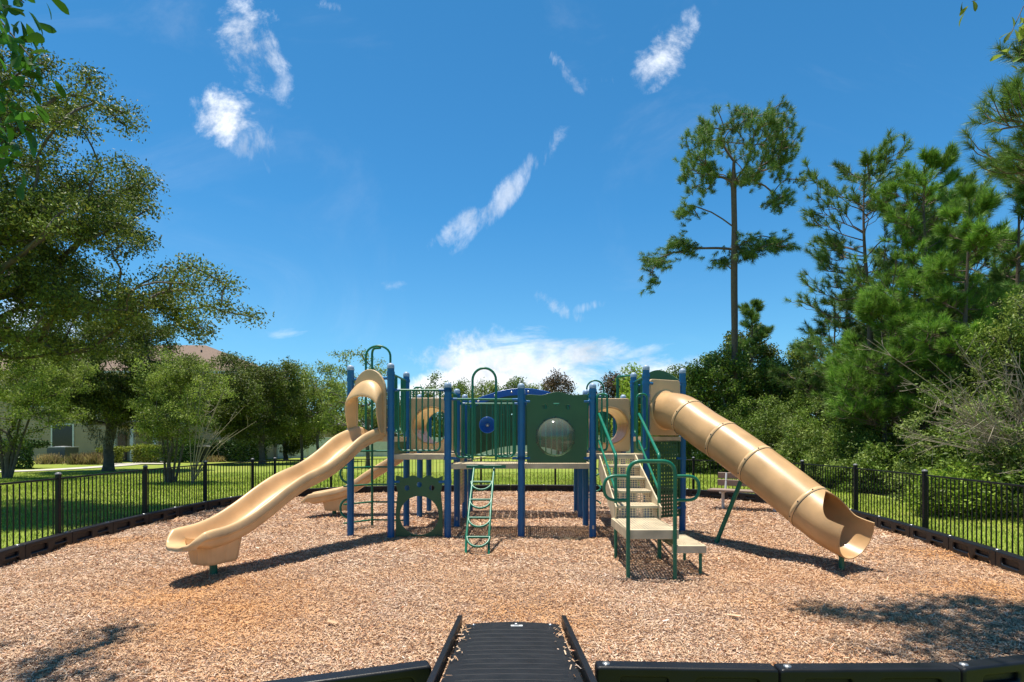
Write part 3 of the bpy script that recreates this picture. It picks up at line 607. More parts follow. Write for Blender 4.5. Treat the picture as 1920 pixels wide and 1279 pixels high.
# ---------------- slides
def frame(o, d): d = Vector(d).normalized(); return Vector(o), d, d.cross(Z)      # origin, direction, lateral (to the right looking down the slide)
def plane_hit(px, py, o, d):
    k = (px-960)/F; t = (k*o.y-o.x)/(d.x-k*d.y); D = o.y+d.y*t; return t, CH-(py-HZ)/F*D
def sweep_slide(name, o, d, rail, wid, parent, wall=.19, lip=.05):
    """rail: list of (distance along, rim height). Rim minus wall is the bed."""
    pts = spline(rail, 7); lat = d.cross(Z)
    h = wid/2; W_ = wall
    prof = [(-h+.07, -W_-.02), (-h+.01, -W_-.03), (-h-.030, -W_+.02), (-h-.034, -W_*.62), (-h-.036, -.098), (-h-.058, -.090), (-h-.060, -.078), (-h-.050, -.03), (-h-.04, -.0), (-h-.02, .018), (-h+.01, .012), (-h+.032, -.02), (-h+.05, -.09), (-h+.075, -W_*.82), (-h+.12, -W_+.002), (-h*.4, -W_-.004)]
    prof = prof+[(-x, y) for x, y in prof[::-1]]; bot = [(h*.4, -W_-.035), (-h*.4, -W_-.035)]
    prof = prof+bot; m = len(prof); vs = []; k = len(pts); mb = MB()
    for i, (t, z) in enumerate(pts):
        dt = pts[min(i+1, k-1)]-pts[max(i-1, 0)]; th = math.atan2(dt[1], dt[0]); e = (i-(k-8))/8; e = max(0, e)
        wl = 1+.03*e; sk = 1-.25*e*e
        for (x, y) in prof:
            y2 = y*(sk if y < -.02 else 1)
            p = o+d*(t - math.sin(th)*y2)+lat*x*wl+Z*(z+math.cos(th)*y2); vs.append(p)
    # rounded nose at the end
    t, z = pts[-1]
    fs = [(i*m+j, (i+1)*m+j, (i+1)*m+(j+1) % m, i*m+(j+1) % m) for i in range(k-1) for j in range(m)]
    b0 = (k-1)*m
    for q, (dt, dz, ws) in enumerate(((.09, -.006, .97), (.16, -.03, .90), (.20, -.075, .80), (.19, -.12, .74))):
        for (x, y) in prof:
            f = min(1, (q+1)/3); yy2 = y*.75*(1-f) + (-W_*.62)*f*.9 if y > -W_*.6 else y*.75*(1-f*.3) 
            vs.append(o+d*(t+dt*(1-.35*abs(x/h)**3))+lat*x*ws+Z*(z+yy2+dz*.6))
        fs += [(b0+q*m+j, b0+(q+1)*m+j, b0+(q+1)*m+(j+1) % m, b0+q*m+(j+1) % m) for j in range(m)]
    b1 = b0+4*m; fs.append(tuple(b1+j for j in range(m)))
    mb.add(vs, fs); mb.add(vs[:m], [tuple(range(m))], False)
    ob = mb.build(name, M['tan'], parent, subsurf=1); return ob, pts
SO, SD, SLT = frame((-2.40, 9.90, 0), (-.40, -.917, 0))
rail = [plane_hit(x, y, SO, SD) for x, y in ((690, 802), (654, 818), (617.5, 849), (586, 871), (544, 891), (507.5, 915), (470, 944), (431, 970), (395, 986), (368, 993), (352, 998))]
rail = [(-.12, rail[0][1]+.0)]+[r for r in rail if r[0] > .0]
SL, sp_ = sweep_slide('wave_slide', SO, SD, rail, .50, PS)
def foot_block(o, d, t0, t1, zt, zb, parent, wid=.44):
    lat = d.cross(Z); mb = MB(); vs = []; n = 36
    for (z, s) in ((zt, 1.08), ((zt+zb)/2, .98), (zb+.03, .90), (zb, .84)):
        for j in range(n):
            a = 2*math.pi*j/n; c_, s_ = math.cos(a), math.sin(a); p = 5
            rr = (abs(c_)**p+abs(s_)**p)**(-1/p)*(1-.045*(math.cos(a*8) > .3)); vs.append(o+d*((t0+t1)/2+c_*rr*(t1-t0)/2*s)+lat*(s_*rr*wid/2*s)+Z*z)
    fs = [(i*n+j, i*n+(j+1) % n, (i+1)*n+(j+1) % n, (i+1)*n+j) for i in range(3) for j in range(n)]
    mb.add(vs, fs, False); mb.add(vs[-n:], [tuple(range(n))], False); mb.build('exit_block', M['tan'], parent)
foot_block(SO, SD, 2.76, 3.30, .47, .15, SL)
q = G(400, 1077); MB().tube([(q.x, q.y, -.03), (q.x, q.y, .2)], .045, 16).build('support_post', M['green'], SL)
# hood over the top of the wave slide
def hood(o, d, parent):
    lat = d.cross(Z); half = .335; z0 = TZ+.04
    n = 18; outer = [(-half, z0)]+[(-half*math.cos(t), 2.42+.40*math.sin(t)) for t in np.linspace(0, math.pi, n)]+[(half, z0)]
    inner = [(.255, z0)]+[(.255*math.cos(t), 2.36+.26*math.sin(t)) for t in np.linspace(0, math.pi, n)]+[(-.255, z0)]
    ob = MB().panel(outer+inner, [], .05, o+d*.0, lat, bevel=.014).build('slide_hood', M['tan2'], parent)
    mb = MB(); vs = []; rings = []
    for (t, r, zc, dr) in ((.0, .27, 2.36, .28), (.08, .295, 2.36, .28), (.17, .315, 2.31, .26), (.235, .325, 2.23, .21), (.26, .322, 2.18, .185), (.25, .30, 2.165, .165), (.15, .28, 2.2, .18), (.03, .26, 2.3, .20)):
        ring_ = [o+d*(t*.55)-lat*r*1.0+Z*(z0+.02)]+[o+d*(t*(.55+.45*min(1, .4+j/6)))-lat*r+Z*(z0+.02+(zc-z0-.02)*(j+1)/6) for j in range(5)]
        arc_ = [o+d*t-lat*r*math.cos(a)+Z*(zc+dr*math.sin(a)) for a in np.linspace(0, math.pi, 21)]
        other = [o+d*(t*.55)+lat*r*1.0+Z*(z0+.02)]+[o+d*(t*(.55+.45*min(1, .4+j/6)))+lat*r+Z*(z0+.02+(zc-z0-.02)*(j+1)/6) for j in range(5)]
        rings.append(ring_+arc_+other[::-1])
    m = len(rings[0]); vs = [p for r_ in rings for p in r_]; k = len(rings)
    mb.add(vs, [(i*m+j, i*m+j+1, (i+1)*m+j+1, (i+1)*m+j) for i in range(k-1) for j in range(m-1)]); mb.build('hood_shell', M['tan'], ob, subsurf=1)
    brackets(ob, [('A', P_['B'], 2.66), ('B', P_['A'], 2.66), ('A', P_['B'], 1.80), ('B', P_['A'], 1.80)])
hood(SO+SD*.0, SD, PS)
# back left slide
BO, BD, _ = frame((xc(0, 12.95), 12.92, 0), (-1, -.13, 0))
rail2 = [(-.1, 1.62), (.1, 1.58), (.45, 1.44), (.70, 1.27), (.98, 1.10), (1.25, .93), (1.55, .72), (1.78, .60), (2.1, .53), (2.33, .49), (2.42, .47)]
SL2, _x = sweep_slide('short_slide', BO, BD, rail2, .50, PS)
foot_block(BO, BD, 1.55, 2.15, .42, .12, SL2); q = BO+BD*1.93; MB().tube([(q.x, q.y, -.03), (q.x, q.y, .2)], .045, 16).build('support_post', M['green'], SL2)
# tube slide
TO, TD, TL = frame((2.67, 10.26, 0), (.46, -.888, 0)); TR = .315
axis = [plane_hit(x, y, TO, TD) for x, y in ((1256, 767), (1275, 774), (1296, 787), (1325, 808), (1357, 828), (1388, 850), (1420.6, 874), (1470, 913), (1520, 953), (1556, 978), (1585, 993), (1607, 1002))]
axis = [(-.05, axis[0][1]-.005)]+axis[1:]
ap = spline(axis, 6)
def tube_rings(seg, r0, r1, n=40, open_from=None):
    rings = []
    k = len(seg)
    for i, (t, z) in enumerate(seg):
        dt = seg[min(i+1, k-1)]-seg[max(i-1, 0)]; th = math.atan2(dt[1], dt[0]); r = r0+(r1-r0)*i/(k-1); half = math.pi
        if open_from is not None:
            e = max(0, (i/(k-1)-open_from)/(1-open_from)); half = math.pi*(1-.37*math.sin(min(1, e*1.9)*math.pi/2)**.9)
        ring_ = []
        for j in range(n+1):
            a = -half+2*half*j/n; up, sd_ = -math.cos(a), math.sin(a)
            ring_.append(TO+TD*(t-math.sin(th)*up*r)+TL*sd_*r+Z*(z+math.cos(th)*up*r))
        rings.append(ring_)
    return rings
def skin(mb, rings, flip=False):
    m = len(rings[0]); mb.add([p for r_ in rings for p in r_], [((i*m+j, (i+1)*m+j, (i+1)*m+j+1, i*m+j+1) if flip else (i*m+j, i*m+j+1, (i+1)*m+j+1, (i+1)*m+j)) for i in range(len(rings)-1) for j in range(m-1)])
jt = [0, 14, 26, 38, 50, len(ap)-1]       # where the tube sections join
jt = [0] + [int(np.argmin(np.abs(ap[:, 0]-plane_hit(x, y, TO, TD)[0]))) for x, y in ((1292, 785), (1357, 828), (1420.6, 874), (1520, 953))] + [len(ap)-1]
TS = None; mb = MB()
for s_ in range(5):
    seg = ap[jt[s_]:jt[s_+1]+1]; op = None if s_ < 4 else .06; mbs = MB()
    r1 = TR if s_ < 4 else TR*1.06; o_r = tube_rings(seg, TR, r1, open_from=op); i_r = tube_rings(seg, TR-.014, r1-.014, open_from=op)
    skin(mbs, o_r); skin(mbs, i_r, True)
    m = len(o_r[0])
    mbs.add(o_r[-1]+i_r[-1], [(j, j+1, m+j+1, m+j) for j in range(m-1)])
    if op is not None:
        for e in (0, m-1): mbs.add([r_[e] for r_ in o_r]+[r_[e] for r_ in i_r], [(i, i+1, len(o_r)+i+1, len(o_r)+i) for i in range(len(o_r)-1)])
    if TS is None: TS = mbs.build('tube_slide', M['tan_thin'], PS)
    else: mbs.build('tube_section', M['tan_thin'], TS)
mbb = MB()
for s_ in range(1, 5):
    i = jt[s_]; t, z = ap[i]; dt = ap[i+1]-ap[i-1]; th = math.atan2(dt[1], dt[0]); ax = TD*math.cos(th)+Z*math.sin(th); c = TO+TD*t+Z*z
    MB().lathe([(TR-.002, -.056), (TR+.005, -.052), (TR+.006, .002), (TR-.002, .006)], c, ax, 48).build('joint_collar', M['tan'], TS)
    MB().lathe([(TR-.002, .003), (TR+.0045, .004), (TR+.0045, .009), (TR-.002, .010)], c, ax, 48).build('joint_seam', M['dark'], TS)
    e = ax.cross(TL).normalized()
    for j in range(8):
        a = 2*math.pi*j/8+.35; nn = e*math.cos(a)+TL*math.sin(a); MB().lathe([(.011, 0), (.010, .005), (0, .007)], c+nn*(TR+.005)-ax*.028, nn, 8).build('joint_bolt', M['dark'], TS)
o_, w = TO, TL; 
outer = fillet([Vector((-.34, TZ+.03, 0)), Vector((.34, TZ+.03, 0)), Vector((.34, 2.68, 0)), Vector((-.34, 2.68, 0))], .06, 5, True)[:-1]
t_, zc_ = ap[0]; en = MB().panel([(p.x, p.y) for p in outer], [circ(0, ap[1][1], TR-.01, 40)], .05, TO, TL, bevel=.012).build('entry_panel', M['tan2'], TS)
MB().lathe([(TR+.035, .02), (TR+.03, .045), (TR-.01, .06)], TO+Z*ap[1][1], TD, 48).build('entry_ring', M['tan'], TS)
brackets(TS, [('O', P_['Q'], 2.60), ('Q', P_['O'], 2.60)])
q = G(1578, 1066); zt = ap[-8][1]-TR+.02
mb = MB().tube([(q.x, q.y, -.03), (q.x, q.y, zt-.05)], .032, 14); mb.beam((q.x-.0, q.y+.0, zt-.06), Vector((q.x, q.y, zt-.02))+(-TD*.28)+Z*.17, .09, .02); mb.build('support_post', M['green'], TS)
q = G(1341, 1019); tp = P(1391, 898, 9.02); mb = MB().tube([(q.x, q.y, -.03), tp], .034, 14); mb.build('support_strut', M['green'], TS)
MB().box(tp+Vector((-.02, 0, .05)), (.09, .12, .09)).build('strut_bracket', M['dark'], TS)
# rounded green roof panels behind both towers
def back_panel(k0, k1, name='shade_panel'):
    a, b = inset(P_[k0], P_[k1], .08); w = b-a; ln = w.length; n = 18
    o = MB().panel([(0, 2.30), (ln, 2.30)]+[(ln*(1-i/n), 2.72+.20*math.sin(math.pi*i/n)) for i in range(n+1)], [], .022, a, w).build(name, M['hdpe'], PS)
    brackets(o, [(k0, P_[k1], 2.66), (k1, P_[k0], 2.66)])
back_panel('N', 'Q'); 
# green climbing wall under the right tower
a, b = inset(P_['O'], P_['Q'], .08); w = b-a
mb = MB().lattice(a+Z*.30, w, Z*1.30, 11, 20, .40, .74, th=.008, stagger=True); 
mb.beam(a+Z*.29, b+Z*.29, .03, .03); mb.beam(a+Z*1.61, b+Z*1.61, .03, .03); mb.beam(a+Z*.29, a+Z*1.61, .03, .03, up=w); mb.beam(b+Z*.29, b+Z*1.61, .03, .03, up=w)
cw = mb.build('mesh_climber', M['hdpe'], PS); brackets(cw, [('Q', P_['O'], .42), ('Q', P_['O'], 1.3)])
# perforated riser below left deck side (hanging mesh climber at the C-F side)
a, b = inset(P_['F'], P_['c'], .1); mb = MB().lattice(a+Z*.35, b-a, Z*.95, 14, 14, .6, th=.006); mb.build('net_panel', M['vinyl'], PS)
# pole climbers with loops on the tower's far side
def pole_climber(k0, k1, parent, z_top):
    a, b = P_[k0], P_[k1]; m_ = (a+b)/2; out = (b-a).cross(Z).normalized()
    if out.y < 0: out = -out
    return m_, out
mb = MB(); x1, x2, D_ = xy(686, 10.85), xy(732, 10.85), 10.85
mb.tube([(x1, D_, 1.72), (x1, D_, 3.16)]+[((x1+x2)/2-(x2-x1)/2*math.cos(t), D_, 3.18+.19*math.sin(t)) for t in np.linspace(.1, math.pi-.1, 12)]+[(x2, D_, 3.16), (x2, D_, 1.72)], .02, 10)
xp = xy(696.5, 11.05); mb.tube(fillet([(xp, 11.1, 0), (xp, 11.1, 3.36), (xp+.20, 10.9, 3.34)], .12), .022, 10)
for z in (.12, .46, .79, 1.12, 1.42): 
    mb.tube([(xp-.40, 10.62, z), (xp+.0, 11.1, z)], .016, 8); mb.tube([(xp, 11.1, z), (xc(0, Y2)-.02, Y2, z)], .016, 8)
mb.build('pole_climber', M['green'], PS)
mb = MB()
for z in (.45, 1.05): mb.tube([(A.x-.05, A.y, z+.16)]+[(A.x-.05-.14*math.sin(t), A.y+.05, z+.16*math.cos(t)) for t in np.linspace(.1, math.pi-.1, 10)]+[(A.x-.05, A.y, z-.16)], .02, 10)
mb.build('foot_loop', M['green'], PS)
# spiral climber and hoops at the back right
mb = MB()
x1, x2 = xy(1100, 13.3), xy(1132, 13.3)
mb.tube([(x1, 13.3, 1.4), (x1, 13.3, 2.66)]+[((x1+x2)/2-(x2-x1)/2*math.cos(t), 13.3, 2.78+.20*math.sin(t)) for t in np.linspace(0, math.pi, 12)]+[(x2, 13.3, 2.66), (x2, 13.3, 1.4)], .02, 10)
mb.build('grab_hoop', M['green'], PS)
mb = MB(); x1, x2 = xy(1157, 12.9), xy(1183, 12.9)
mb.tube(fillet([(x1, 12.9, .0), (x1, 12.9, 3.02), (x2, 12.6, 3.02), (2.33, 11.2, 2.75)], .06), .02, 10)
mb.tube(fillet([(x1+.08, 13.2, .0), (x1+.08, 13.2, 3.02), (x1+.08, 12.9, 3.02)], .06), .02, 10)
mb.build('overhead_bar', M['green'], PS)
mb = MB(); xs_ = xy(1112, 14.1)
mb.tube([(xs_+.02+.16*math.cos(t), 14.1+.16*math.sin(t), .1+t*.062) for t in np.linspace(0, 7*math.pi, 130)], .018, 8); mb.tube([(xs_+.02, 14.1, 0), (xs_+.02, 14.1, 2.4)], .022, 10)
mb.build('spiral_climber', M['green'], PS)
# little hoops on the back left
mb = MB(); mb.tube(fillet([(-2.0, 11.9, 1.5), (-2.0, 11.9, 2.7), (-1.8, 11.9, 2.7), (-1.8, 11.9, 1.5)], .1), .018, 8); mb.build('grab_hoop', M['green'], PS)
# ---------------- stairs with landing
ST = MB(); xl_, xr_ = 1.44, 2.02
fr = [(9.86, MZ), (9.40, 1.22), (8.96, 1.055), (8.50, .89), (8.04, .725)]
def sx_(Y): return .03*(Y-8.5)
def tread(mb, x0, x1, y0, y1, z, nu, nv):
    mb.lattice((x0+sx_(y0), y0, z), (x1-x0, 0, 0), (sx_(y1)-sx_(y0), y1-y0, 0), nu, nv, .5, th=.005)
    mb.box(((x0+x1)/2+sx_(y0), y0+.012, z-.018), (x1-x0, .03, .04))
for i, (y, z) in enumerate(fr):
    yb = 10.15 if i == 0 else fr[i-1][0]+.02
    if i: tread(ST, xl_, xr_, y, yb, z, 15, 10)
    nz = fr[i+1][1] if i < 4 else .56
    yn = y+.02
    ST.lattice((xl_+sx_(yn), yn, nz), (xr_-xl_, 0, 0), (0, 0, z-nz-.03), 15, 4, .62, th=.005)
ST.build('stairs', M['vinyl'], PS); ST = bpy.data.objects['stairs']
mb = MB()
for x in (xl_-.012, xr_+.012):
    mb.beam((x+sx_(9.9), 9.9, MZ-.14), (x+sx_(8.0), 7.98, .56+.02), .02, .30)
mb.build('stringer', M['vinyl'], ST)
mb = MB(); tread(mb, xl_-.04, xr_-.02, 6.98, 8.06, .56, 16, 28)
mb.box(((xl_+xr_)/2-.03+sx_(6.97), 6.965, .505), (xr_-xl_+.02, .03, .11)); mb.box((xl_-.04+sx_(7.5), 7.5, .505), (.03, 1.05, .11)); mb.box((xr_-.02+sx_(7.5), 7.5, .505), (.03, 1.05, .11))
ld = mb.build('landing', M['vinyl'], ST)
mb = MB(); tread(mb, 1.99, 2.37, 7.12, 7.95, .345, 14, 30); mb.box((2.18+sx_(7.1), 7.11, .30), (.40, .03, .09)); mb.box((2.37+sx_(7.5), 7.52, .30), (.03, .83, .09))
st = mb.build('side_step', M['vinyl'], ST)
mb = MB()
for (x, y) in ((2.30, 7.16), (2.33, 7.92), (2.0, 7.92)): mb.tube([(x, y, -.03), (x, y, .33)], .02, 10)
mb.build('step_leg', M['green'], ST)
MB().box((1.985, 7.55, .41), (.02, .85, .22)).build('side_plate', M['hdpe'], ST)
# front hoop with side loops
Yf = 6.93; xL, xR = 1.372, 1.925; mb = MB()
mb.tube(fillet([(xL, Yf, -.03), (xL, Yf, 1.375), (xR, Yf, 1.375), (xR, Yf, -.03)], .16, 8), .024, 12)
def dloop(mb, x, sgn, ext=.285): mb.tube(fillet([(x, Yf, 1.20), (x+sgn*ext, Yf, 1.20), (x+sgn*ext, Yf, .915), (x, Yf, .915)], .15, 8), .019, 10)
dloop(mb, xL, -1); dloop(mb, xR, 1); mb.build('landing_hoop', M['green'], ST)
for sgn, x0, xb, k in ((-1, 1.425, 1.425, 'E'), (1, 2.04, 2.02, 'O')):
    mb = MB(); xt = 1.46 if sgn < 0 else 2.13
    mb.tube(fillet([(xt, 9.85, 2.07), (xb, 8.06, 1.42), (xb, 8.06, -.03)], .05), .022, 12)
    mb.tube([(xt, 9.85, 1.62), (xb, 8.06, .93)], .017, 10)
    xa = xt+(-.05 if sgn < 0 else -.05)
    mb.tube(fillet([Vector((xa+.02, 9.86, 1.45)), Vector((xa+.02, 9.86, 2.40)), Vector((xa+.19, 9.86, 2.40)), Vector((xa+.19, 9.86, 1.45))], .08, closed=True), .019, 10)
    mb.tube([(xa+.10, 9.86, 1.46), (xa+.10, 9.86, 2.39)], .015, 8)
    mb.build('handrail', M['green'], ST)
brackets(ST, [('E', (1.6, 9.9, 0), 2.36), ('O', (1.9, 9.9, 0), 2.38), ('E', (1.6, 9.9, 0), 1.47)])
# ============================================================ BORDER, RAMP, FENCE, BENCH
def timber_proto(m):
    e = empty('border_timber', (0, 0, 0), 'x', 'border timber'); Lb, Hb = 1.16, .215
    def rr(x0, y0, x1, y1, r=.035): return [(p.x, p.y) for p in fillet([Vector((x0, y0, 0)), Vector((x1, y0, 0)), Vector((x1, y1, 0)), Vector((x0, y1, 0))], r, 5, True)[:-1]]
    outer = [(p.x, p.y) for p in fillet([Vector(v) for v in ((0, -.03, 0), (.60, -.03, 0), (.66, .065, 0), (1.02, .065, 0), (1.06, -.03, 0), (Lb, -.03, 0), (Lb, Hb, 0), (0, Hb, 0))], .03, 5, True)[:-1]]
    mb = MB().panel(outer, [rr(.12, .065, .52, .15), rr(.70, .10, 1.0, .15, .02)], .12, (0, 0, 0), (1, 0, 0), bevel=.018)
    mb.build('rail_body', m, e)
    MB().box((Lb/2, 0, .08), (Lb-.06, .05, .21)).build('web', m, e)
    MB().lathe([(.026, 0), (.024, .006), (.0, .009)], (Lb-.07, 0, Hb-.001), n=12).build('bolt', M['bolt'], e)
    return e
TB = {'b': timber_proto(M['border']), 'w': timber_proto(M['borderw'])}; used = set()
def resample(poly, step):
    pts = [Vector((*p, 0)) for p in poly]; out = [pts[0]]; acc = 0
    cum = [0]
    for i in range(1, len(pts)): cum.append(cum[-1]+(pts[i]-pts[i-1]).length)
    n = max(1, round(cum[-1]/step))
    out = []
    for k in range(n+1):
        d = cum[-1]*k/n; i = max(j for j in range(len(cum)) if cum[j] <= d+1e-9); i = min(i, len(pts)-2)
        out.append(pts[i].lerp(pts[i+1], (d-cum[i])/(cum[i+1]-cum[i])))
    return out
rs = resample([(p[0], p[1]) for p in spline(ring, 6)], 1.13)
front_labels = {0: 'black plastic border timber at the left side of the ramp, one slot in view', len(rs)-2: 'black plastic border timber with a bolt, touching the right side of the ramp',
                len(rs)-3: 'second black border timber to the right of the ramp, at the bottom edge', len(rs)-4: 'third black border timber to the right of the ramp, at the bottom right corner'}
cnt_ = {}; ORD = 'first second third fourth fifth sixth seventh eighth ninth tenth eleventh twelfth thirteenth fourteenth fifteenth'.split()
for i in range(len(rs)-1):
    a, b = rs[i], rs[i+1]; mid = (a+b)/2; kind = 'w' if mid.x < -4.5 and mid.y > 5 else 'b'
    if kind not in used: o = TB[kind]; used.add(kind)
    else: o = copy_tree(TB[kind])
    o.location = a; o.rotation_euler = (0, 0, math.atan2((b-a).y, (b-a).x)); o.scale = ((b-a).length/1.16*.995, 1, 1)
    sec = 'near' if mid.y < 6.2 else 'left' if mid.x < -6 else 'right' if mid.x > 6 else 'back right' if mid.x > 2 else 'back left' if mid.x < -2 else 'back'
    cnt_[sec] = cnt_.get(sec, 0)+1; q_ = ORD[cnt_[sec]-1]
    if i in front_labels: lab = front_labels[i]
    elif sec == 'near': lab = q_+' black border timber counted left from the ramp past the bottom edge' if i < 20 else q_+' black border timber past the bottom right corner'
    elif sec == 'left': lab = q_+' faded plastic border timber counting away along the left fence'
    elif sec == 'right': lab = q_+' black border timber counting nearer along the right fence from the bench'
    elif sec == 'back right': lab = q_+' black border timber from the climber along the back right bend'
    elif sec == 'back left': lab = q_+' black border timber from the left along the back left bend'
    else: lab = q_+' border timber from the left seen under the centre decks'
    tag(o, lab, 'border timber', 'black plastic timbers edging the play area')
# ramp
RP = empty('access_ramp', (0, 4.3, 0), 'ribbed black rubber ramp with low side curbs leading down onto the wood chips', 'ramp')
def rz(s): return .235*(1-s)**1.0*(1-.25*s)+.015
vs = []; ny, nx_ = 320, 13
for j in range(ny+1):
    s_ = j/ny; y = 3.25+s_*1.86
    for i in range(nx_+1):
        x = -.41+.82*i/nx_; e_ = .05*math.cos(math.pi*x/.9)*(s_**6); inner_ = abs(x) < .30 and .06 < s_ < .93
        rib = (.0025 if (s_*14) % 1 < .12 else 0) if inner_ else 0
        vs.append((x*(1.0), y+e_*.9, rz(s_)+rib+.012*math.cos(x/.43*1.5)))
MB().add(vs, [(j*(nx_+1)+i, j*(nx_+1)+i+1, (j+1)*(nx_+1)+i+1, (j+1)*(nx_+1)+i) for j in range(ny) for i in range(nx_)], False).build('ramp_surface', M['mat'], RP)
for sx in (-1, 1):
    MB().beam((sx*.452, 3.2, rz(0)+.0), (sx*.455, 5.17, .035), .04, .09).build('curb', M['border'], RP)
MB().box((.04, 4.99, rz(.935)+.018), (.10, .035, .004)).build('sticker', M['white'], RP)
MB().box((.04, 4.99, rz(.935)+.0205), (.045, .018, .002)).build('sticker_print', M['bolt'], RP)
for bx, by in ((.035, 5.06), (.33, 5.04), (-.33, 5.04)): MB().lathe([(.016, 0), (.014, .008), (0, .012)], (bx, by, rz(.97)+.014), n=10).build('bolt', M['bolt'], RP)
# fence
fpts = [(-6.2, 5.2), (-6.72, 6.9), (-6.93, 8.96), (-7.25, 11.6), (-7.42, 14.2), (-7.12, 16.1), (-6.85, 16.95), (-5.55, 18.0), (-3.3, 18.75), (-1.0, 18.95), (1.4, 18.98), (3.55, 18.55), (5.38, 17.4), (6.65, 16.0), (7.25, 14.65), (7.2, 12.3), (6.93, 9.85), (6.48, 7.25), (6.1, 5.5)]
FE = empty('metal_fence', (0, 18.95, 0), 'black metal picket fence curving around the play area', 'fence'); FH = 1.05
for (x, y) in fpts:
    p = MB().box((x, y, FH/2+.02), (.062, .062, FH+.06)).build('post', M['black'], FE)
    MB().lathe([(.047, 0), (.047, .012), (.03, .03), (0, .036)], (x, y, FH+.05), n=4).build('cap', M['cap_dark'], p)
for i in range(len(fpts)-1):
    a = Vector((*fpts[i], 0)); b = Vector((*fpts[i+1], 0)); d = (b-a); ln = d.length; d.normalize(); mb = MB()
    a2, b2 = a+d*.035, b-d*.035
    mb.beam(a2+Z*(FH-.012), b2+Z*(FH-.012), .026, .026); mb.beam(a2+Z*.10, b2+Z*.10, .026, .026)
    n = round(ln/.112)
    for k in range(1, n): q = a.lerp(b, k/n); mb.beam(q+Z*.04, q+Z*(FH-.03), .015, .015, up=d)
    mb.build('picket_panel', M['black'], FE)
# bench
BE = empty('park_bench', (5.5, 13.7, 0), 'weathered wooden plank bench with pale metal legs behind the tube slide', 'bench')
ba = G(1352, 952); ba.z = 0; bb = G(1460, 959); d = (bb-ba).normalized(); nb_ = Vector((d.y, -d.x, 0))   # nb_ faces the camera side
ln = 1.75; s0 = ba-d*.22
def bp2(s, f, z): return s0+d*s+nb_*f+Z*z
for k, (f, z) in enumerate(((-.02, .44), (.14, .445), (.30, .44))): MB().beam(bp2(0, f, z), bp2(ln, f, z), .14, .04).build('seat_plank', M['wood'], BE)
for z, f in ((.60, -.14), (.77, -.19)): MB().beam(bp2(.1, f, z), bp2(ln-.1, f, z), .035, .145, up=Vector((0, 0, 1))+nb_*.2).build('back_plank', M['wood'], BE)
for s_ in (.30, ln-.30):
    MB().tube([bp2(s_, .12, -.03), bp2(s_, .12, .42)], .035, 12).tube([bp2(s_, -.10, .40), bp2(s_, .36, .40)], .028, 12).tube([bp2(s_, -.08, .40), bp2(s_, -.17, .84)], .025, 10).build('leg', M['white'], BE)

# ============================================================ HOUSE AND YARD BEYOND
HB = .08
HO = empty('house', (-30, 45, HB), 'two storey beige siding house with brown shingle roof behind the left trees', 'house')
hx0, hx1, hy0, hy1, hz = -48.0, -20.3, 45.2, 58.0, 6.9
mb = MB(); z = HB
while z < hz-.02:
    mb.add([(hx0, hy0-.03, z), (hx1, hy0-.03, z), (hx1, hy0+.012, z+.2), (hx0, hy0+.012, z+.2)], [(0, 1, 2, 3)], False)
    mb.add([(hx1+.012, hy0, z), (hx1+.012, hy1, z), (hx1-.012, hy1, z+.2), (hx1-.012, hy0, z+.2)], [(0, 1, 2, 3)], False)
    mb.add([(hx0, hy0-.03, z), (hx0, hy0+.012, z-.0), (hx1, hy0+.012, z), (hx1, hy0-.03, z)], [(0, 1, 2, 3)], False); z += .2
mb.add([(hx0, hy0+.03, HB), (hx0, hy1, HB), (hx0, hy1, hz), (hx0, hy0+.03, hz)], [(0, 1, 2, 3)], False)
mb.build('wall', M['siding'], HO)
MB().box((hx1-.0, hy0-.02, (hz+HB)/2), (.16, .10, hz-HB)).build('corner_board', M['white'], HO)
ov = .55; rx0, rx1, ry0, ry1 = hx0-ov, hx1+ov, hy0-ov, hy1+ov; my = (ry0+ry1)/2; rh = 3.1; hip = 7.2
rf = MB().add([(rx0, ry0, hz), (rx1, ry0, hz), (rx1, ry1, hz), (rx0, ry1, hz), (rx0+hip, my, hz+rh), (rx1-hip, my, hz+rh)], [(0, 1, 5, 4), (1, 2, 5), (2, 3, 4, 5), (3, 0, 4)], False).build('roof', M['roof'], HO)
MB().beam((rx0, ry0-.03, hz-.08), (rx1, ry0-.03, hz-.08), .05, .2).build('fascia', M['white'], rf); MB().beam((rx1+.03, ry0, hz-.08), (rx1+.03, ry1, hz-.08), .05, .2).build('fascia', M['white'], rf)
MB().add([(rx0, ry0, hz-.17), (rx0, ry1, hz-.17), (rx1, ry1, hz-.17), (rx1, ry0, hz-.17)], [(0, 1, 2, 3)], False).build('soffit', M['white'], rf)
MB().tube([(-26.2, 49.5, 8.2), (-26.2, 49.5, 9.25)], .07, 10).build('vent_pipe', M['dark'], rf)
def window(px0, px1, py0, py1):
    a = P(px0, py1, hy0); b = P(px1, py0, hy0); w = b.x-a.x; h = b.z-a.z; cx = (a.x+b.x)/2; cz = (a.z+b.z)/2
    mb = MB()
    for sx in (-1, 1): mb.box((cx+sx*(w/2+.05), hy0-.04, cz), (.11, .07, h+.22))
    for sz in (-1, 1): mb.box((cx, hy0-.04, cz+sz*(h/2+.05)), (w-.01, .065, .11))
    f = mb.build('window', M['white'], HO); MB().box((cx, hy0-.02, cz), (w, .03, h)).build('pane', M['glass_dark'], f)
window(99, 137, 797, 846); window(-60, -20, 797, 846); window(60, 100, 715, 762); window(330, 368, 722, 765); window(190, 225, 715, 762)
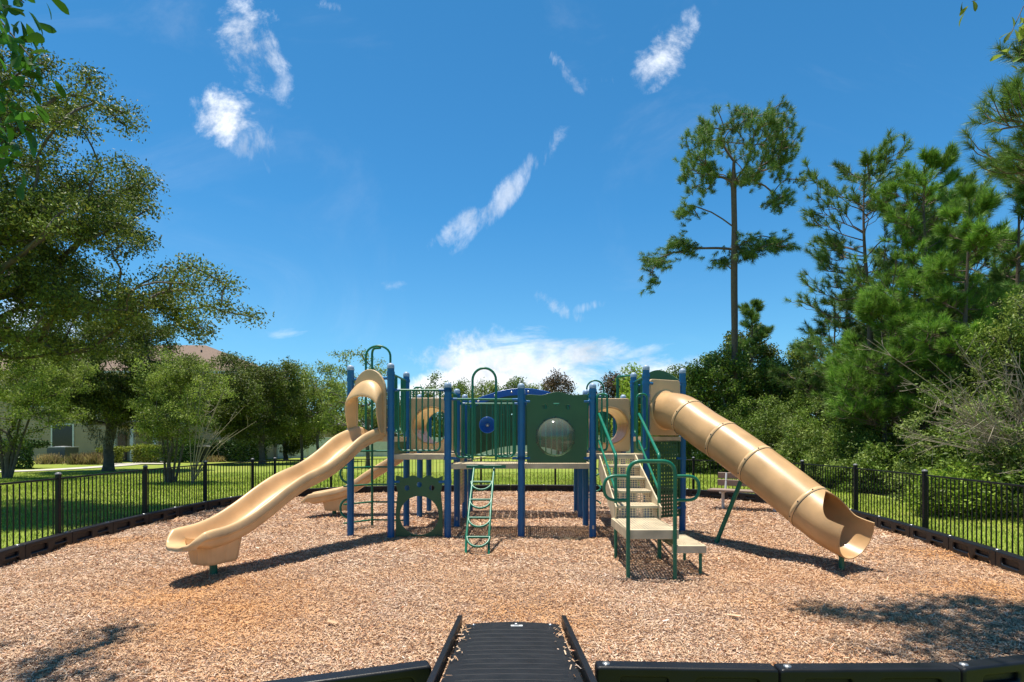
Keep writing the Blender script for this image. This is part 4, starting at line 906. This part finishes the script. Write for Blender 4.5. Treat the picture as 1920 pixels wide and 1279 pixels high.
# entry porch
mb = MB(); pa = P(232, 862, 42.8)
PO = MB().box((P(252, 800, 43.6).x, 43.6, 2.85), (4.6, 3.2, .25)).build('porch_roof', M['roof'], HO)
for px in (247, 213, 290): x = P(px, 850, 42.3).x; MB().box((x, 42.4, 1.45), (.26, .26, 2.7)).build('porch_column', M['white'], HO)
MB().box((P(222, 800, 45).x, 45.12, 1.15), (1.0, .08, 2.1)).build('door', mat('brown_door', (.12, .05, .03), .5), HO)
# air conditioners
def acunit(px, py, D, w, h, label):
    c = P(px, py, D); e = empty('air_conditioner', (c.x, D, lawn_z(c.x, D)), label, 'air conditioner'); z0 = lawn_z(c.x, D)
    MB().box((c.x, D, z0+.03), (w+.2, w+.2, .08)).build('pad', M['conc'], e)
    mb = MB().box((c.x, D, z0+.07+h/2), (w, w, h))
    for k in range(9): mb.box((c.x, D-w/2-.008, z0+.14+k*(h-.15)/9), (w-.08, .02, .03))
    mb.build('cabinet', M['steelgrey'], e); MB().box((c.x, D, z0+.10+h), (w+.03, w+.03, .06)).lathe([(w*.36, 0), (w*.36, .03), (0, .05)], (c.x, D, z0+.13+h), n=18).build('fan_grille', mat('pale_grille', (.34, .35, .35), .5), e)
acunit(118, 860, 40.5, 1.25, 1.0, 'grey air conditioner below the dark window, between dry grass tufts'); acunit(386, 855, 43, 1.1, 1.0, 'grey air conditioner between two clipped hedges')
# hedges
def hedge(name, px0, px1, D, h, dpt, m, label, n=5000, leaf=.10):
    x0, x1 = (px0-960)/F*D, (px1-960)/F*D; z0 = lawn_z(x0, D); e = empty(name, ((x0+x1)/2, D, z0), label, 'hedge')
    c = np.stack([rng.uniform(x0, x1, n), rng.uniform(D-dpt/2, D+dpt/2, n), rng.uniform(0, h, n)], 1)
    f = rng.integers(0, 4, n); c[f == 0, 1] = D-dpt/2; c[f == 1, 2] = h; c[f == 2, 1] = D-dpt/2; c[f == 3, 2] = h
    ed = rng.random(n) < .12; c[ed, 0] = np.where(rng.random(ed.sum()) < .5, x0, x1)
    c += rng.normal(size=c.shape)*.07; c[:, 2] += z0+.08*np.sin(c[:, 0]*1.9); c[:, 2] = np.maximum(c[:, 2], z0+.02)
    leaf_obj('foliage', c, leaf, M[m], e, aspect=.55)
hedge('hedge', -70, 75, 33.5, 1.45, 1.4, 'hedge', 'dark clipped hedge at the far left, beside the concrete path', 14000, .13)
hedge('hedge', 408, 505, 43.5, 1.42, 1.5, 'hedge', 'dark box-clipped hedge against the right end of the house', 9000, .14)
hedge('hedge', 318, 376, 42.0, 1.45, 1.5, 'hedge', 'dark hedge left of the air conditioner, behind the slender tree', 6000, .14)
hedge('hedge', 196, 238, 40, 1.0, 1.3, 'yhedge', 'low yellow green hedge just right of the oak trunk', 5000, .12)
hedge('hedge', 262, 306, 41, 1.05, 1.3, 'yhedge', 'yellow green hedge between the porch and the slender tree', 5000, .12)
def tuft(px, D, h, label, m='tuft'):
    x = (px-960)/F*D; z0 = lawn_z(x, D); e = empty('grass_tuft', (x, D, z0), label, 'grass tuft'); n = 700
    a = rng.normal(size=(n, 3))*.42; a[:, 2] = 1; a = unit(a); c = np.tile([x, D, z0], (n, 1))+rng.normal(size=(n, 3))*[.30, .2, 0]; b = unit(np.cross(a, rng.normal(size=(n, 3))))
    hh = h*rng.uniform(.5, 1.15, (n, 1)); V = np.stack([c-b*.02, c+b*.02, c+a*hh*.6+b*.012, c+a*hh*.6-b*.012], 1); tip = c+a*hh+np.sign(a)*[.12, .12, 0]*hh
    V = np.concatenate([V.reshape(-1, 4, 3), tip[:, None]], 1).reshape(-1, 3); i = np.arange(n)[:, None]*5
    npmesh('blades', V, np.vstack([i+[0, 1, 2, 3], i+[3, 2, 4, 4]])[:n], M[m], e)
tuft(92, 39, 1.15, 'dry brown grass tuft left of the grey air conditioner'); tuft(150, 38.5, 1.2, 'dry grass tuft right of the grey air conditioner'); tuft(178, 38.5, 1.35, 'tall greenish grass tuft beside the oak trunk')
tuft(402, 42.5, .8, 'small dry grass tuft against the left end of the box-clipped hedge')
# white vinyl fence across the back
VF = empty('vinyl_fence', (0, 56, .05), 'long white vinyl privacy fence behind the lawn', 'fence')
vp = [(-20.0, 50.0), (-14, 55.5), (-4, 56.5), (8, 56.5), (22, 55), (34, 53)]
for i in range(len(vp)-1):
    a, b = Vector((*vp[i], 0)), Vector((*vp[i+1], 0)); d = (b-a); n = max(1, round(d.length/2.4))
    for k in range(n):
        p, q = a.lerp(b, k/n), a.lerp(b, (k+1)/n)
        MB().beam(p+Z*.95, q+Z*.95, .04, 1.75).build('fence_panel', M['white'], VF); MB().beam(p+Z*1.85, q+Z*1.85, .06, .09).build('top_rail', M['white'], VF) if k % 1 == 0 else None
        MB().box(p+Z*.98, (.13, .13, 2.0)).build('fence_post', M['white'], VF)
FHo = empty('far_house', (-23, 72, 0), 'low far house with grey shingle roof beyond the white fence', 'house')
c0, c1 = P(596, 830, 66), P(668, 795, 66)
MB().box(((c0.x+c1.x)/2-1, 69, 1.7), (c1.x-c0.x+1.5, 6, 3.2)).build('wall', M['siding'], FHo)
MB().add([(c0.x-2.2, 65.4, 3.2), (c1.x+.6, 65.4, 3.2), (c1.x+.6, 73, 3.2), (c0.x-2.2, 73, 3.2), (c0.x, 69, 4.6), (c1.x-1.5, 69, 4.6)], [(0, 1, 5, 4), (1, 2, 5), (2, 3, 4, 5), (3, 0, 4)], False).build('roof', M['groof'], FHo)
# ============================================================ TREES
def E(px, py, D, rx, ry, rz): c = P(px, py, D); return (c.x, c.y, c.z, rx, ry, rz)
def gz(x, y): return lawn_z(x, y)
def groundpt(px, D): x = (px-960)/F*D; return (x, D, gz(x, D))
# big live oak, trunk outside the left edge
o1 = in_ellipsoids([E(45, 315, 13, 2.55, 2.6, 2.5), E(90, 175, 13, 1.3, 1.6, .75), E(130, 485, 13, 2.25, 2.6, 1.45), E(345, 572, 13, 1.35, 1.8, .80), E(-180, 430, 13, 3.4, 3.8, 3.2), E(120, 605, 13.5, 2.9, 2.4, .85), E(370, 520, 12.6, .7, .8, .35)], 640, shell=.45)
broadleaf('live_oak', (-13.4, 13.2, 0), (-13.1, 13.1, 5.0), o1, .30, 300, .46, .080, 'oak', 'big live oak with dense small leaves filling the upper left, its trunk out of frame', flat=.6, rmin=.006)
o2 = in_ellipsoids([E(210, 685, 30.5, 4.0, 3.2, 3.0), E(140, 735, 30, 2.4, 2.0, 1.7), E(285, 735, 31, 2.3, 2.0, 1.8), E(235, 770, 30, 2.2, 2.0, .9)], 330)
t2 = broadleaf('live_oak', groundpt(203, 30.7), (groundpt(203, 30.7)[0]+.1, 30.7, 2.9), o2, .24, 260, .62, .13, 'oak_dark', 'dark live oak with a straight trunk and hanging moss in front of the house', flat=.6)
for px, py in ((180, 812), (190, 822), (205, 815), (232, 808), (168, 800), (245, 800)): leaf_obj('moss', gauss_clumps([tuple(P(px, py, 30))], 90, .5, 1.3), .22, M['moss'], t2, aspect=.2, axis=np.array([0, 0, -1.0]))
o3 = in_ellipsoids([E(25, 720, 25, 2.2, 2.2, 2.3), E(105, 690, 25.5, 1.3, 1.5, 1.4), E(-20, 820, 25, 1.4, 1.4, 1.1), E(85, 765, 24, 1.5, 1.2, 1.0), E(60, 690, 24.5, 2.2, 1.6, 1.6)], 190)
e3 = broadleaf('young_tree', groundpt(12, 25), (groundpt(20, 25)[0], 25, 1.9), o3, .09, 200, .45, .10, 'light', 'light green multi-stem tree at the left edge behind the fence')
for dx in (-.35, .3, .55): x, y, z = groundpt(12, 25); MB().tube([(x+dx*.3, y, z), (x+dx, y+.1, 1.6), (x+dx*1.9, y+.2, 3.2)], 0, 8, r_list=[.07, .05, .03]).build('stem', M['bark'], e3)
o4 = in_ellipsoids([E(318, 745, 22.6, 1.35, 1.3, 1.6), E(350, 790, 22.3, 1.1, 1.1, .8), E(300, 830, 22.6, .8, .9, .9), E(385, 725, 22.6, 1.0, .9, .9), E(330, 700, 22.8, 1.3, 1.1, .9)], 150)
e4 = broadleaf('slender_tree', groundpt(318, 22.6), (groundpt(320, 22.6)[0], 22.6, 1.9), o4, .06, 170, .36, .085, 'light', 'slender pale green tree with several thin stems just outside the left fence')
for dx in (-.28, .2, .42, -.12): x, y, z = groundpt(318, 22.6); MB().tube([(x+dx*.5, y, z), (x+dx, y+.1, 1.2), (x+dx*1.5, y+.1, 2.6)], 0, 8, r_list=[.05, .04, .02]).build('stem', M['bark'], e4)
o5 = in_ellipsoids([E(485, 760, 39, 3.0, 2.8, 2.6), E(430, 720, 39, 1.7, 1.8, 2.0), E(520, 715, 39, 1.5, 1.6, 1.6), E(420, 770, 38.5, 1.9, 1.7, 1.7)], 260)
broadleaf('oak_tree', groundpt(492, 39), (groundpt(490, 39)[0], 39, 2.6), o5, .19, 240, .66, .15, 'oak_dark', 'round dark oak beside the box-clipped hedge at the right end of the house', flat=.75)
o6 = in_ellipsoids([E(548, 812, 46, 2.0, 1.8, 1.5), E(530, 770, 46, 1.6, 1.6, 1.7)], 70)
broadleaf('low_tree', groundpt(536, 46), (groundpt(534, 46)[0], 46, 1.3), o6, .17, 220, .75, .18, 'oak_dark', 'low dark bushy tree on a leaning trunk in front of the white fence')
for i, (px, D, top, r, lm, lab) in enumerate(((566, 43, 690, 1.5, 'light', 'first of the slim light green trees, right of the dark oak'), (596, 41, 678, 1.8, 'light', 'tallest slim light green tree between the dark oak and the wave slide'),
                                              (632, 44, 715, 1.7, 'light', 'slim light green tree closest to the upper end of the wave slide'))):
    zc = 1.62+(826-(top+825)/2)/F*D; rzz = (835-top)/2/F*D*.92
    pts = in_ellipsoids([((px-960)/F*D, D, zc, r, r, rzz)], 75); broadleaf('slim_tree', groundpt(px, D), (groundpt(px, D)[0], D, zc*.8), pts, .10, 120, .60, .15, lm, lab, group='slim trees behind the lawn', flat=.8)
o7 = in_ellipsoids([E(668, 690, 34, 1.7, 1.6, 1.0), E(700, 740, 34, 1.3, 1.4, 1.6), E(640, 770, 35, 1.2, 1.4, 1.3)], 80, shell=.5)
broadleaf('airy_tree', groundpt(690, 34), (groundpt(688, 34)[0], 34, 3.6), o7, .11, 60, .42, .13, 'light', 'airy sparse tree with thin twigs rising behind the wave slide hood', rmin=.016)
# trees beyond the white fence
far = [(828, 62, 708, 2.7, 'wood_leaf', 'green tree beyond the white fence just right of the tan window panel'), (868, 66, 716, 2.2, 'wood_leaf', 'low green tree behind the climber left of the grab hoop'), (908, 60, 722, 2.2, 'light', 'green tree framed by the tall green grab hoop'),
       (972, 64, 710, 2.4, 'wood_leaf', 'green tree showing over the blue arch behind a centre post'), (1004, 62, 722, 2.2, 'light', 'small paler tree over the right half of the blue arch'), (1046, 55, 706, 1.7, 'copper', 'narrow brownish magnolia over the bubble window panel'),
       (1118, 60, 742, 2.4, 'wood_leaf', 'low green tree behind the small grab hoop'), (1153, 46, 708, 1.5, 'copper', 'brown-leaved tree beside the green overhead bar'), (1186, 42, 692, 1.6, 'bright', 'bright green tree behind the posts left of the tube slide'),
       (784, 64, 738, 2.4, 'wood_leaf', 'low tree seen above the left tan tunnel'), (740, 60, 752, 2.6, 'oak_dark', 'dark tree behind the left tower'), (690, 58, 770, 2.6, 'oak_dark', 'dark low tree far behind the wave slide hood')]
for px, D, top, r, lm, lab in far:
    zt_ = 1.62+(826-top)/F*D; zc = (zt_+1.6)/2+.2; x = (px-960)/F*D
    pts = in_ellipsoids([(x, D, zc, r, r, (zt_-1.4)/2), (x+.3, D, zc+(zt_-zc)*.45, r*.55, r*.6, (zt_-zc)*.5)], 60); broadleaf('distant_tree', (x, D, .1), (x, D, zc*.7), pts, .15, 130, .75, .21, lm, lab, group='trees beyond the white fence', flat=.8)
# far off wood line
pts = []
for i in range(1500):
    a = rng.uniform(-1.15, 1.35); D = rng.uniform(84, 100); x = a*D; h = 5.4+1.6*math.sin(a*23)+1.1*math.sin(a*57+1)
    if -.30 < a < .12: h *= .78
    pts.append((x, D, rng.uniform(0, 1)**.7*max(h, 2)))
c = gauss_clumps(pts, 55, 1.9, .8); tag(leaf_obj('distant_wood', c, .42, M['wood_leaf'], None, aspect=.6), kind='stuff', label='far line of green woodland closing off the lawn', cat='woodland')

# ---------- pines
def needles(tips, dirs, n, ln, w, rg=rng, spread=.62, twig=.22):
    c = np.repeat(np.array(tips), n, 0); d = np.repeat(unit(np.array(dirs)), n, 0); k = len(c)
    along = rg.uniform(-1, .15, (k, 1)); a = rg.normal(size=(k, 3)); a -= d*np.sum(a*d, 1, keepdims=True); a = unit(a)
    dd = unit(d*(rg.uniform(.25, 1.0, (k, 1))+.35*(along+1)) + a*spread*rg.uniform(.6, 1.5, (k, 1))); o = c+d*along*twig; L_ = ln*rg.uniform(.75, 1.2, (k, 1))
    b = unit(np.cross(dd, rg.normal(size=(k, 3)))); drop = np.array([0, 0, -1.0])*L_*.12
    V = np.stack([o-b*w/2, o+b*w/2, o+dd*L_+drop], 1).reshape(-1, 3); return V, np.arange(k*3).reshape(-1, 3)
def pine(name, base, H, r0, z0, prof, nl, nt_, label, m='needle', ln=.27, w=.013, nn=70, lean=(0, 0), seed=1, group=None, cat='pine tree', az=None):
    H *= .905; rg = np.random.default_rng(seed); e = empty(name, base, label, cat, group); b = Vector(base); mb = MB()
    ax = lambda z: Vector((b.x+lean[0]*(z/H)**1.5+.10*math.sin(z*.6+seed), b.y+lean[1]*(z/H)+.08*math.cos(z*.5), b.z+z))
    zs = np.linspace(0, H, 22); mb.tube([ax(z) for z in zs], 0, 12, r_list=[max(.018, r0*(1-(z/H)**1.15*.9))*(1.25 if z == 0 else 1) for z in zs]); tips, dirs = [], []
    for i in range(nl):
        f = (i+rg.uniform(0, 1))/nl; z = z0+(H-z0)*f; L_ = prof(f)*rg.uniform(.65, 1.1); a = rg.uniform(0, 6.283) if az is None else az(rg)
        d = Vector((math.cos(a), math.sin(a), 0)); el = rg.uniform(-.05, .35)+.7*f**3; p0 = ax(z); path = []
        for s in np.linspace(0, 1, 5): path.append(p0+d*L_*s+Z*(L_*s*el+ .16*L_*s*s + rg.normal()*.03*L_)+Vector((-d.y, d.x, 0))*math.sin(s*2.5)*rg.normal()*.10*L_)
        rr = max(.012, r0*.32*(1-f*.7)); mb.tube(path, 0, 6, r_list=[rr, rr*.8, rr*.6, rr*.42, rr*.25]); tips.append(path[-1]); dirs.append(path[-1]-path[-2]+Z*.1)
        for k in range(int(nt_*1.35)):
            s = rg.uniform(.35, 1)*4; j = min(3, int(s)); q = path[j].lerp(path[j+1], s-j); sd_ = Vector((-d.y, d.x, 0))*(1 if rg.random() < .5 else -1)
            td = (d*.6+sd_*rg.uniform(.4, 1)+Z*rg.uniform(0, .8)).normalized(); tl = L_*rg.uniform(.12, .36)+.12; tip = q+td*tl+Z*tl*.25
            mb.tube([q, q+td*tl*.6, tip], 0, 4, r_list=[.013, .011, .008], caps=False); tips.append(tip); dirs.append(td+Z*.55)
    top = ax(H); 
    for k in range(5): tips.append(top-Z*.22*k); dirs.append(Z+Vector((0, 0, .001)))
    mb.build('trunk', M['pbark'], e); V, Fq = needles([tuple(t) for t in tips], [tuple(d) for d in dirs], nn, ln, w, rg); npmesh('crown', V, Fq, M[m], e); return e
# the lone tall pine with a flat-topped crown and bare lower trunk
def crown_pine():
    base = (11.4, 30, .1); e = empty('tall_pine', base, 'tall lone pine with a bare straight trunk and umbrella crown, highest tree in view', 'pine tree')
    pts = np.vstack([in_ellipsoids([E(1385, 278, 30, 3.0, 2.6, 2.1)], 120, shell=.62), in_ellipsoids([E(1300, 330, 30, 1.2, 1.6, .9), E(1455, 290, 30, .9, 1.4, 1.5), E(1350, 235, 30, 1.2, 1.4, .8), E(1440, 225, 30, 1.3, 1.4, .7)], 75, shell=.5),
                     in_ellipsoids([E(1225, 497, 30, .75, .7, .42), E(1268, 462, 30, .60, .8, .55), E(1222, 535, 30, .25, .4, .2), E(1300, 468, 30, .4, .6, .3)], 34), in_ellipsoids([E(1425, 455, 30, 1.1, 1.0, .45), E(1385, 480, 30, .9, .9, .4), E(1470, 455, 29, .6, .7, .4), E(1345, 490, 30, .35, .6, .2)], 44),
                     in_ellipsoids([E(1490, 335, 30, .6, .6, .2), E(1290, 400, 30, .6, .9, .4), E(1460, 380, 30, .7, .8, .6)], 26)])
    pts = pts[pts[:, 2] > 9]
    mb = skeleton(base, (11.35, 30, 15.9), pts, .165, .022, nseg=14, bend=.1)
    mb.build('trunk', M['pbark'], e); cx = np.array([11.4, 30, 12.4]); d = unit(pts-cx); d[:, 2] += .45
    tips, dirs = [], []
    for p, q in zip(pts, d):
        for k in range(4): tips.append(p+rng.normal(size=3)*(.20 if k else 0)); dirs.append(q+rng.normal(size=3)*.35)
    V, Fq = needles(tips, dirs, 84, .27, .015, spread=.85, twig=.25); npmesh('crown', V, Fq, M['needle'], e)
crown_pine()
prof1 = lambda f: 3.1*(1-f)**.55*(.55+.45*min(1, f*3))+.25
prof2 = lambda f: 2.6*(1-f)**.6+.22
pine('pine', groundpt(1625, 24), 14.0, .17, 2.2, lambda f: 3.3*(1-f)**.42*(.6+.4*min(1, f*3))+.2, 60, 10, 'tall pine with a bare dead leader, leftmost of the dense pines at right', ln=.30, w=.016, nn=74, seed=11)
pine('pine', groundpt(1738, 21.5), 12.9, .15, 2.0, lambda f: 2.9*(1-f)**.62+.22, 62, 11, 'broad bushy pine with upright pale candles, highest of the middle right pines', 'needle2', ln=.30, w=.016, nn=80, seed=5)
pine('pine', groundpt(1812, 19), 10.4, .12, 1.8, lambda f: 2.0*(1-f)**.6+.2, 46, 10, 'narrower young pine with a pointed candle top, right of the bushy pine', 'needle2', ln=.30, w=.015, nn=80, seed=8)
pine('pine', groundpt(1690, 26), 13.2, .15, 3, lambda f: 2.4*(1-f)**.5+.2, 46, 9, 'pine half hidden between the dead-topped pine and the bushy pine', ln=.30, w=.018, nn=64, seed=21)
pine('pine', groundpt(1868, 22), 9.6, .15, 1.5, lambda f: 2.8*(1-f)**.5+.2, 50, 10, 'dense low pine near the right edge behind the bare twigs', 'needle2', ln=.30, w=.016, nn=74, seed=31)
pine('pine', groundpt(1560, 27), 8.8, .12, 1.5, lambda f: 2.3*(1-f)**.5+.2, 40, 9, 'short dark pine below the left flank of the dead-topped pine', ln=.30, w=.018, nn=60, seed=41)
pine('pine', groundpt(1412, 33), 10.2, .13, 2.0, lambda f: 1.5*(1-f)**.55+.15, 44, 8, 'small dark pointed pine just right of the tall lone trunk', ln=.28, w=.02, nn=60, seed=51)
pine('pine', (12.5, 12.2, 0), 11.6, .20, 6.9, lambda f: 1.9*(1-f)**.35+.25, 30, 9, 'near pine reaching in from the right edge with long needles', ln=.28, w=.010, nn=120, seed=61, az=lambda rg: rg.uniform(1.9, 4.6))
pine('pine', groundpt(1905, 20), 11.6, .13, 2.5, lambda f: 2.0*(1-f)**.5+.2, 48, 10, 'tall dense pine at the right edge, below the near overhanging pine branches', ln=.30, w=.015, nn=76, seed=71)
pine('pine', groundpt(1785, 25), 13.6, .15, 2.5, lambda f: 2.6*(1-f)**.5+.2, 52, 10, 'deeper pine showing between the bushy pine and the candle-topped pine', ln=.30, w=.018, nn=66, seed=81)
pine('pine', groundpt(1665, 20.5), 7.0, .10, 1.8, lambda f: 1.9*(1-f)**.55+.2, 44, 10, 'lower bright pine standing in front of the dense pines, above the thicket', 'needle2', ln=.30, w=.015, nn=78, seed=91)
# the bare dead top of the left pine
x, y, z = groundpt(1625, 24); mb = MB(); tp_ = Vector((x+.1, 24, 12.75))
for k in range(5): mb.tube([tp_-Z*.6, tp_+Vector((.06*(k-2), .04*((k*7) % 3-1), .35+.12*((k*5) % 4)))], .018, 5)
mb.build('dead_leader', M['deadwood'], bpy.data.objects['pine'])
# broadleaf trees at the wood's edge
wd = [(1292, 33, 668, 2.5, 'wood_leaf', 'rounded green tree right behind the tube slide tower'), (1345, 30, 652, 2.3, 'wood_leaf', 'green tree at the foot of the tall lone pine, on its left'), (1405, 35, 600, 1.9, 'oak_dark', 'tall narrow dark tree directly behind the lone pine trunk'),
      (1440, 31, 668, 2.6, 'wood_leaf', 'dense green tree right of the lone pine trunk'), (1492, 38, 636, 2.3, 'light', 'pale airy tree against the sky between the lone pine and the dense pines'), (1545, 32, 690, 2.6, 'wood_leaf', 'dark green tree under the short dark pine'),
      (1245, 44, 742, 2.6, 'wood_leaf', 'low green tree seen just behind the tube slide top'), (1600, 30, 640, 3.0, 'oak_dark', 'shadowy tree behind the leftmost dense pine trunk'), (1680, 33, 560, 4.0, 'oak_dark', 'tall shadowy tree filling the gaps between the pines'),
      (1780, 30, 560, 4.0, 'oak_dark', 'dark tree deep in the wood behind the bushy pine'), (1880, 28, 520, 4.0, 'oak_dark', 'dark tree deep in the wood near the right edge'), (1912, 17, 545, 1.1, 'light', 'pale green slender tree at the right edge of the view'),
      (1960, 24, 480, 4.0, 'oak_dark', 'dark tree at the right edge behind the bright one')]
for px, D, top, r, lm, lab in wd:
    zt_ = 1.62+(826-top)/F*D; x = (px-960)/F*D; zb = .8; zc = (zt_+zb)/2
    els = [(x, D, zc, r, r, (zt_-zb)/2*.9), (x+.25*r, D, zt_-(zt_-zc)*.35, r*.5, r*.5, (zt_-zc)*.36), (x-.35*r, D-.3, zt_-(zt_-zc)*.5, r*.55, r*.5, (zt_-zc)*.36)]
    n_ = int(95*max(1, (zt_/7))); pts = in_ellipsoids(els, n_); bl = .16 if D > 20 else .09
    broadleaf('woodland_tree', (x, D, 0), (x, D, zc*.8), pts, .15, 190, .56, bl, lm, lab, group='trees at the edge of the wood', flat=.8)
# undergrowth
edge = spline([(7.2, 34), (9.3, 29), (10.3, 24.5), (11.1, 20), (11.2, 16), (10.9, 12.5), (10.4, 9.5), (10.3, 6.5), (10.6, 3)], 10)
pts, pts2 = [], []
for i in range(430):
    k = rng.integers(0, len(edge)); q = edge[k]; off = rng.uniform(0, 1)**1.3*6.5; x = q[0]+off+.5*math.sin(k*.9); y = q[1]+rng.uniform(-.6, .6)
    h = (1.3+1.0*min(off, 2.6))*(.8+.35*math.sin(k*.55)+.3*math.sin(k*1.7)); z = h*rng.uniform(.02, 1)**.6; r_ = rng.uniform(.35, .8); pal = rng.random() < .28
    d_ = unit(rng.normal(size=(9, 3))); (pts2 if pal else pts).extend([(x+a_[0]*r_, y+a_[1]*r_, max(.05, z+a_[2]*r_*.8)) for a_ in d_])
for nm, pp, m_, lab in (('undergrowth', pts, 'wood_leaf', 'dense green thicket along the edge of the wood beyond the right fence'), ('undergrowth', pts2, 'wood_lite', 'paler leafy brush mixed into the thicket beyond the right fence')):
    c = gauss_clumps(pp, 85, .27, .8); c = c[c[:, 2] > 0]; tag(leaf_obj(nm, c, .10, M[m_], None, aspect=.5), kind='stuff', label=lab, cat='undergrowth')
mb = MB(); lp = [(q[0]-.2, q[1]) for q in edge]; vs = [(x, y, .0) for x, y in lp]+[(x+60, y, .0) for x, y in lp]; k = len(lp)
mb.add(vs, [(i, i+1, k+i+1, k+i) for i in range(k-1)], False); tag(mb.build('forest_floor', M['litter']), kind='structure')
# rounded shrubs in front of the wood
for i, (px, D, top, r, lm, lab) in enumerate(((1478, 25.5, 728, 1.7, 'wood_leaf', 'large rounded shrub behind the tube slide, below the lone pine'), (1545, 23.5, 742, 1.7, 'wood_lite', 'large pale shrub behind the upper middle of the tube slide'), (1400, 27.5, 740, 1.5, 'wood_leaf', 'green shrub under the lone pine trunk, above the bench'),
                                    (1600, 20.5, 800, 1.1, 'wood_leaf', 'small green shrub right of the tube slide top of fence'), (1335, 30, 745, 1.7, 'wood_leaf', 'green shrub just right of the tower post'), (1790, 12.8, 890, .7, 'bright', 'bright low bush seen through the right fence'))):
    zt_ = 1.62+(826-top)/F*D; x = (px-960)/F*D; pts = in_ellipsoids([(x, D, zt_*.48, r, r, zt_*.52), (x+r*.5, D, zt_*.35, r*.7, r*.7, zt_*.38), (x-r*.5, D-.2, zt_*.38, r*.7, r*.7, zt_*.4)], 75)
    pts = pts[pts[:, 2] > .1]; broadleaf('shrub', (x, D, 0), (x, D, zt_*.4), pts, .06, 200, .42, .095, lm, lab, cat='shrub', group='shrubs along the wood edge', flat=.85)
# bare twiggy bush
def bare(name, base, targets, n, ln, label, m='deadwood', r=.02, seed=3, sub=5):
    rg = np.random.default_rng(seed); e = empty(name, base, label, 'bare bush'); b = Vector(base); mb = MB()
    for i in range(n):
        t = Vector(targets[i % len(targets)])+Vector(rg.normal(size=3))*ln*.28; m1 = b.lerp(t, .5)+Z*ln*.22; path = spline([b, b.lerp(m1, .5)+Z*.1, m1, t], 4); mb.tube([Vector(p) for p in path], 0, 5, caps=False, r_list=list(np.linspace(r, r*.25, len(path))))
        for k in range(sub):
            j = rg.integers(len(path)//2, len(path)-1); q = Vector(path[j]); d = (t-b).normalized()+Vector(rg.normal(size=3))*.55; d.normalize(); l2 = ln*rg.uniform(.15, .4)
            mid = q+d*l2*.5+Vector(rg.normal(size=3))*.04; mb.tube([q, mid, q+d*l2+Z*.05], 0, 4, caps=False, r_list=[r*.38, r*.3, r*.15])
            for k2 in range(3): d2 = d+Vector(rg.normal(size=3))*.6; mb.tube([mid, mid+d2.normalized()*l2*.5], r*.16, 3, caps=False)
    mb.build('twigs', M[m], e)
bare('bare_bush', (12.4, 13.6, 0), [tuple(P(px, py, 12.3)) for px, py in ((1760, 720), (1790, 700), (1830, 690), (1870, 705), (1900, 730), (1750, 760), (1800, 790), (1880, 750), (1740, 800), (1925, 700))], 46, 2.2, 'leafless pale grey twiggy bush leaning over the right fence', r=.018, seed=9)
bare('bare_bush', (-11.9, 21.8, 0), [tuple(P(px, py, 21.5)) for px, py in ((400, 735), (430, 750), (445, 775), (410, 790), (385, 760), (440, 800))], 10, 1.7, 'small leafless sapling with pale branches in front of the beige house', r=.022, seed=4, sub=3)
# ---------- overhanging trees just outside the frame whose leaves and shade reach in
def overhang(root, top, els, n, per, clump, leaf, lm, label, extra=None, ax=None, r0=.14, asp=.42):
    pts = in_ellipsoids(els, n); e = empty('overhanging_tree', root, label, 'tree'); 
    allp = np.vstack([pts, extra]) if extra is not None else pts
    sk = skeleton(root, top, pts, r0, .006)
    if extra is not None:
        hub = Vector(extra.mean(0))+Vector((.25 if root[0] > 0 else -.25, 0, .45)); st_ = Vector(pts[int(np.argmin(np.linalg.norm(pts-np.array(hub), axis=1)))])
        sk.tube([st_, st_.lerp(hub, .5)+Vector((.3 if root[0] > 0 else -.3, 0, 0)), hub], 0, 6, r_list=[.02, .014, .008])
        for q in extra: sk.tube([hub, hub.lerp(Vector(q), .5)+Z*.05, Vector(q)], 0, 5, r_list=[.007, .005, .003])
    sk.build('trunk', M['bark'], e); c = gauss_clumps(pts, per, clump, .5)
    if extra is not None:
        for q in extra: c2 = gauss_clumps([q], ax[0], ax[1], .8); V, Fq = leaf_fine(c2, ax[2]); npmesh('leaf_spray', V, Fq, M[lm], e, True)
    leaf_obj('crown', c, leaf, M[lm], e, aspect=asp); return e
lo = np.array([tuple(P(px, py, D)) for px, py, D in ((10, 15, 2.7), (45, 5, 2.75), (15, 70, 2.6), (55, 105, 2.6), (10, 130, 2.6), (20, 190, 2.65), (5, 240, 2.6), (8, 290, 2.65), (-30, 60, 2.6), (-40, 150, 2.6), (-30, 240, 2.7), (-60, 0, 2.8), (-20, 305, 2.7))])
overhang((-5.6, 3.2, 0), (-5.3, 3.6, 4.6), [(-4.7, 4.8, 7.2, 1.3, .8, .35), (-6.0, 4.0, 7.0, 1.0, 1.2, .6)], 60, 60, .34, .10, 'near', 'broad-leaved tree just off the left edge, its glossy leaves hanging into the top left corner', extra=lo, ax=(15, .13, .085))
ro = np.array([tuple(P(px, py, D)) for px, py, D in ((1822, 3, 6.2), (1890, 75, 6.0), (1915, 55, 6.0), (1925, 20, 6.1), (1910, 110, 6.3), (1940, 60, 6.2))])
overhang((6.9, 3.6, 0), (6.5, 4.0, 5.0), [(3.2, 5.9, 7.4, 1.45, .75, .35), (4.4, 5.6, 7.5, 1.0, .8, .35), (2.6, 4.9, 7.3, .9, .5, .25), (3.7, 4.8, 7.2, 1.4, .55, .3)], 150, 70, .34, .11, 'light', 'thin-twigged tree just off the right edge, a few leaves in the top right corner', extra=ro, ax=(5, .13, .12))
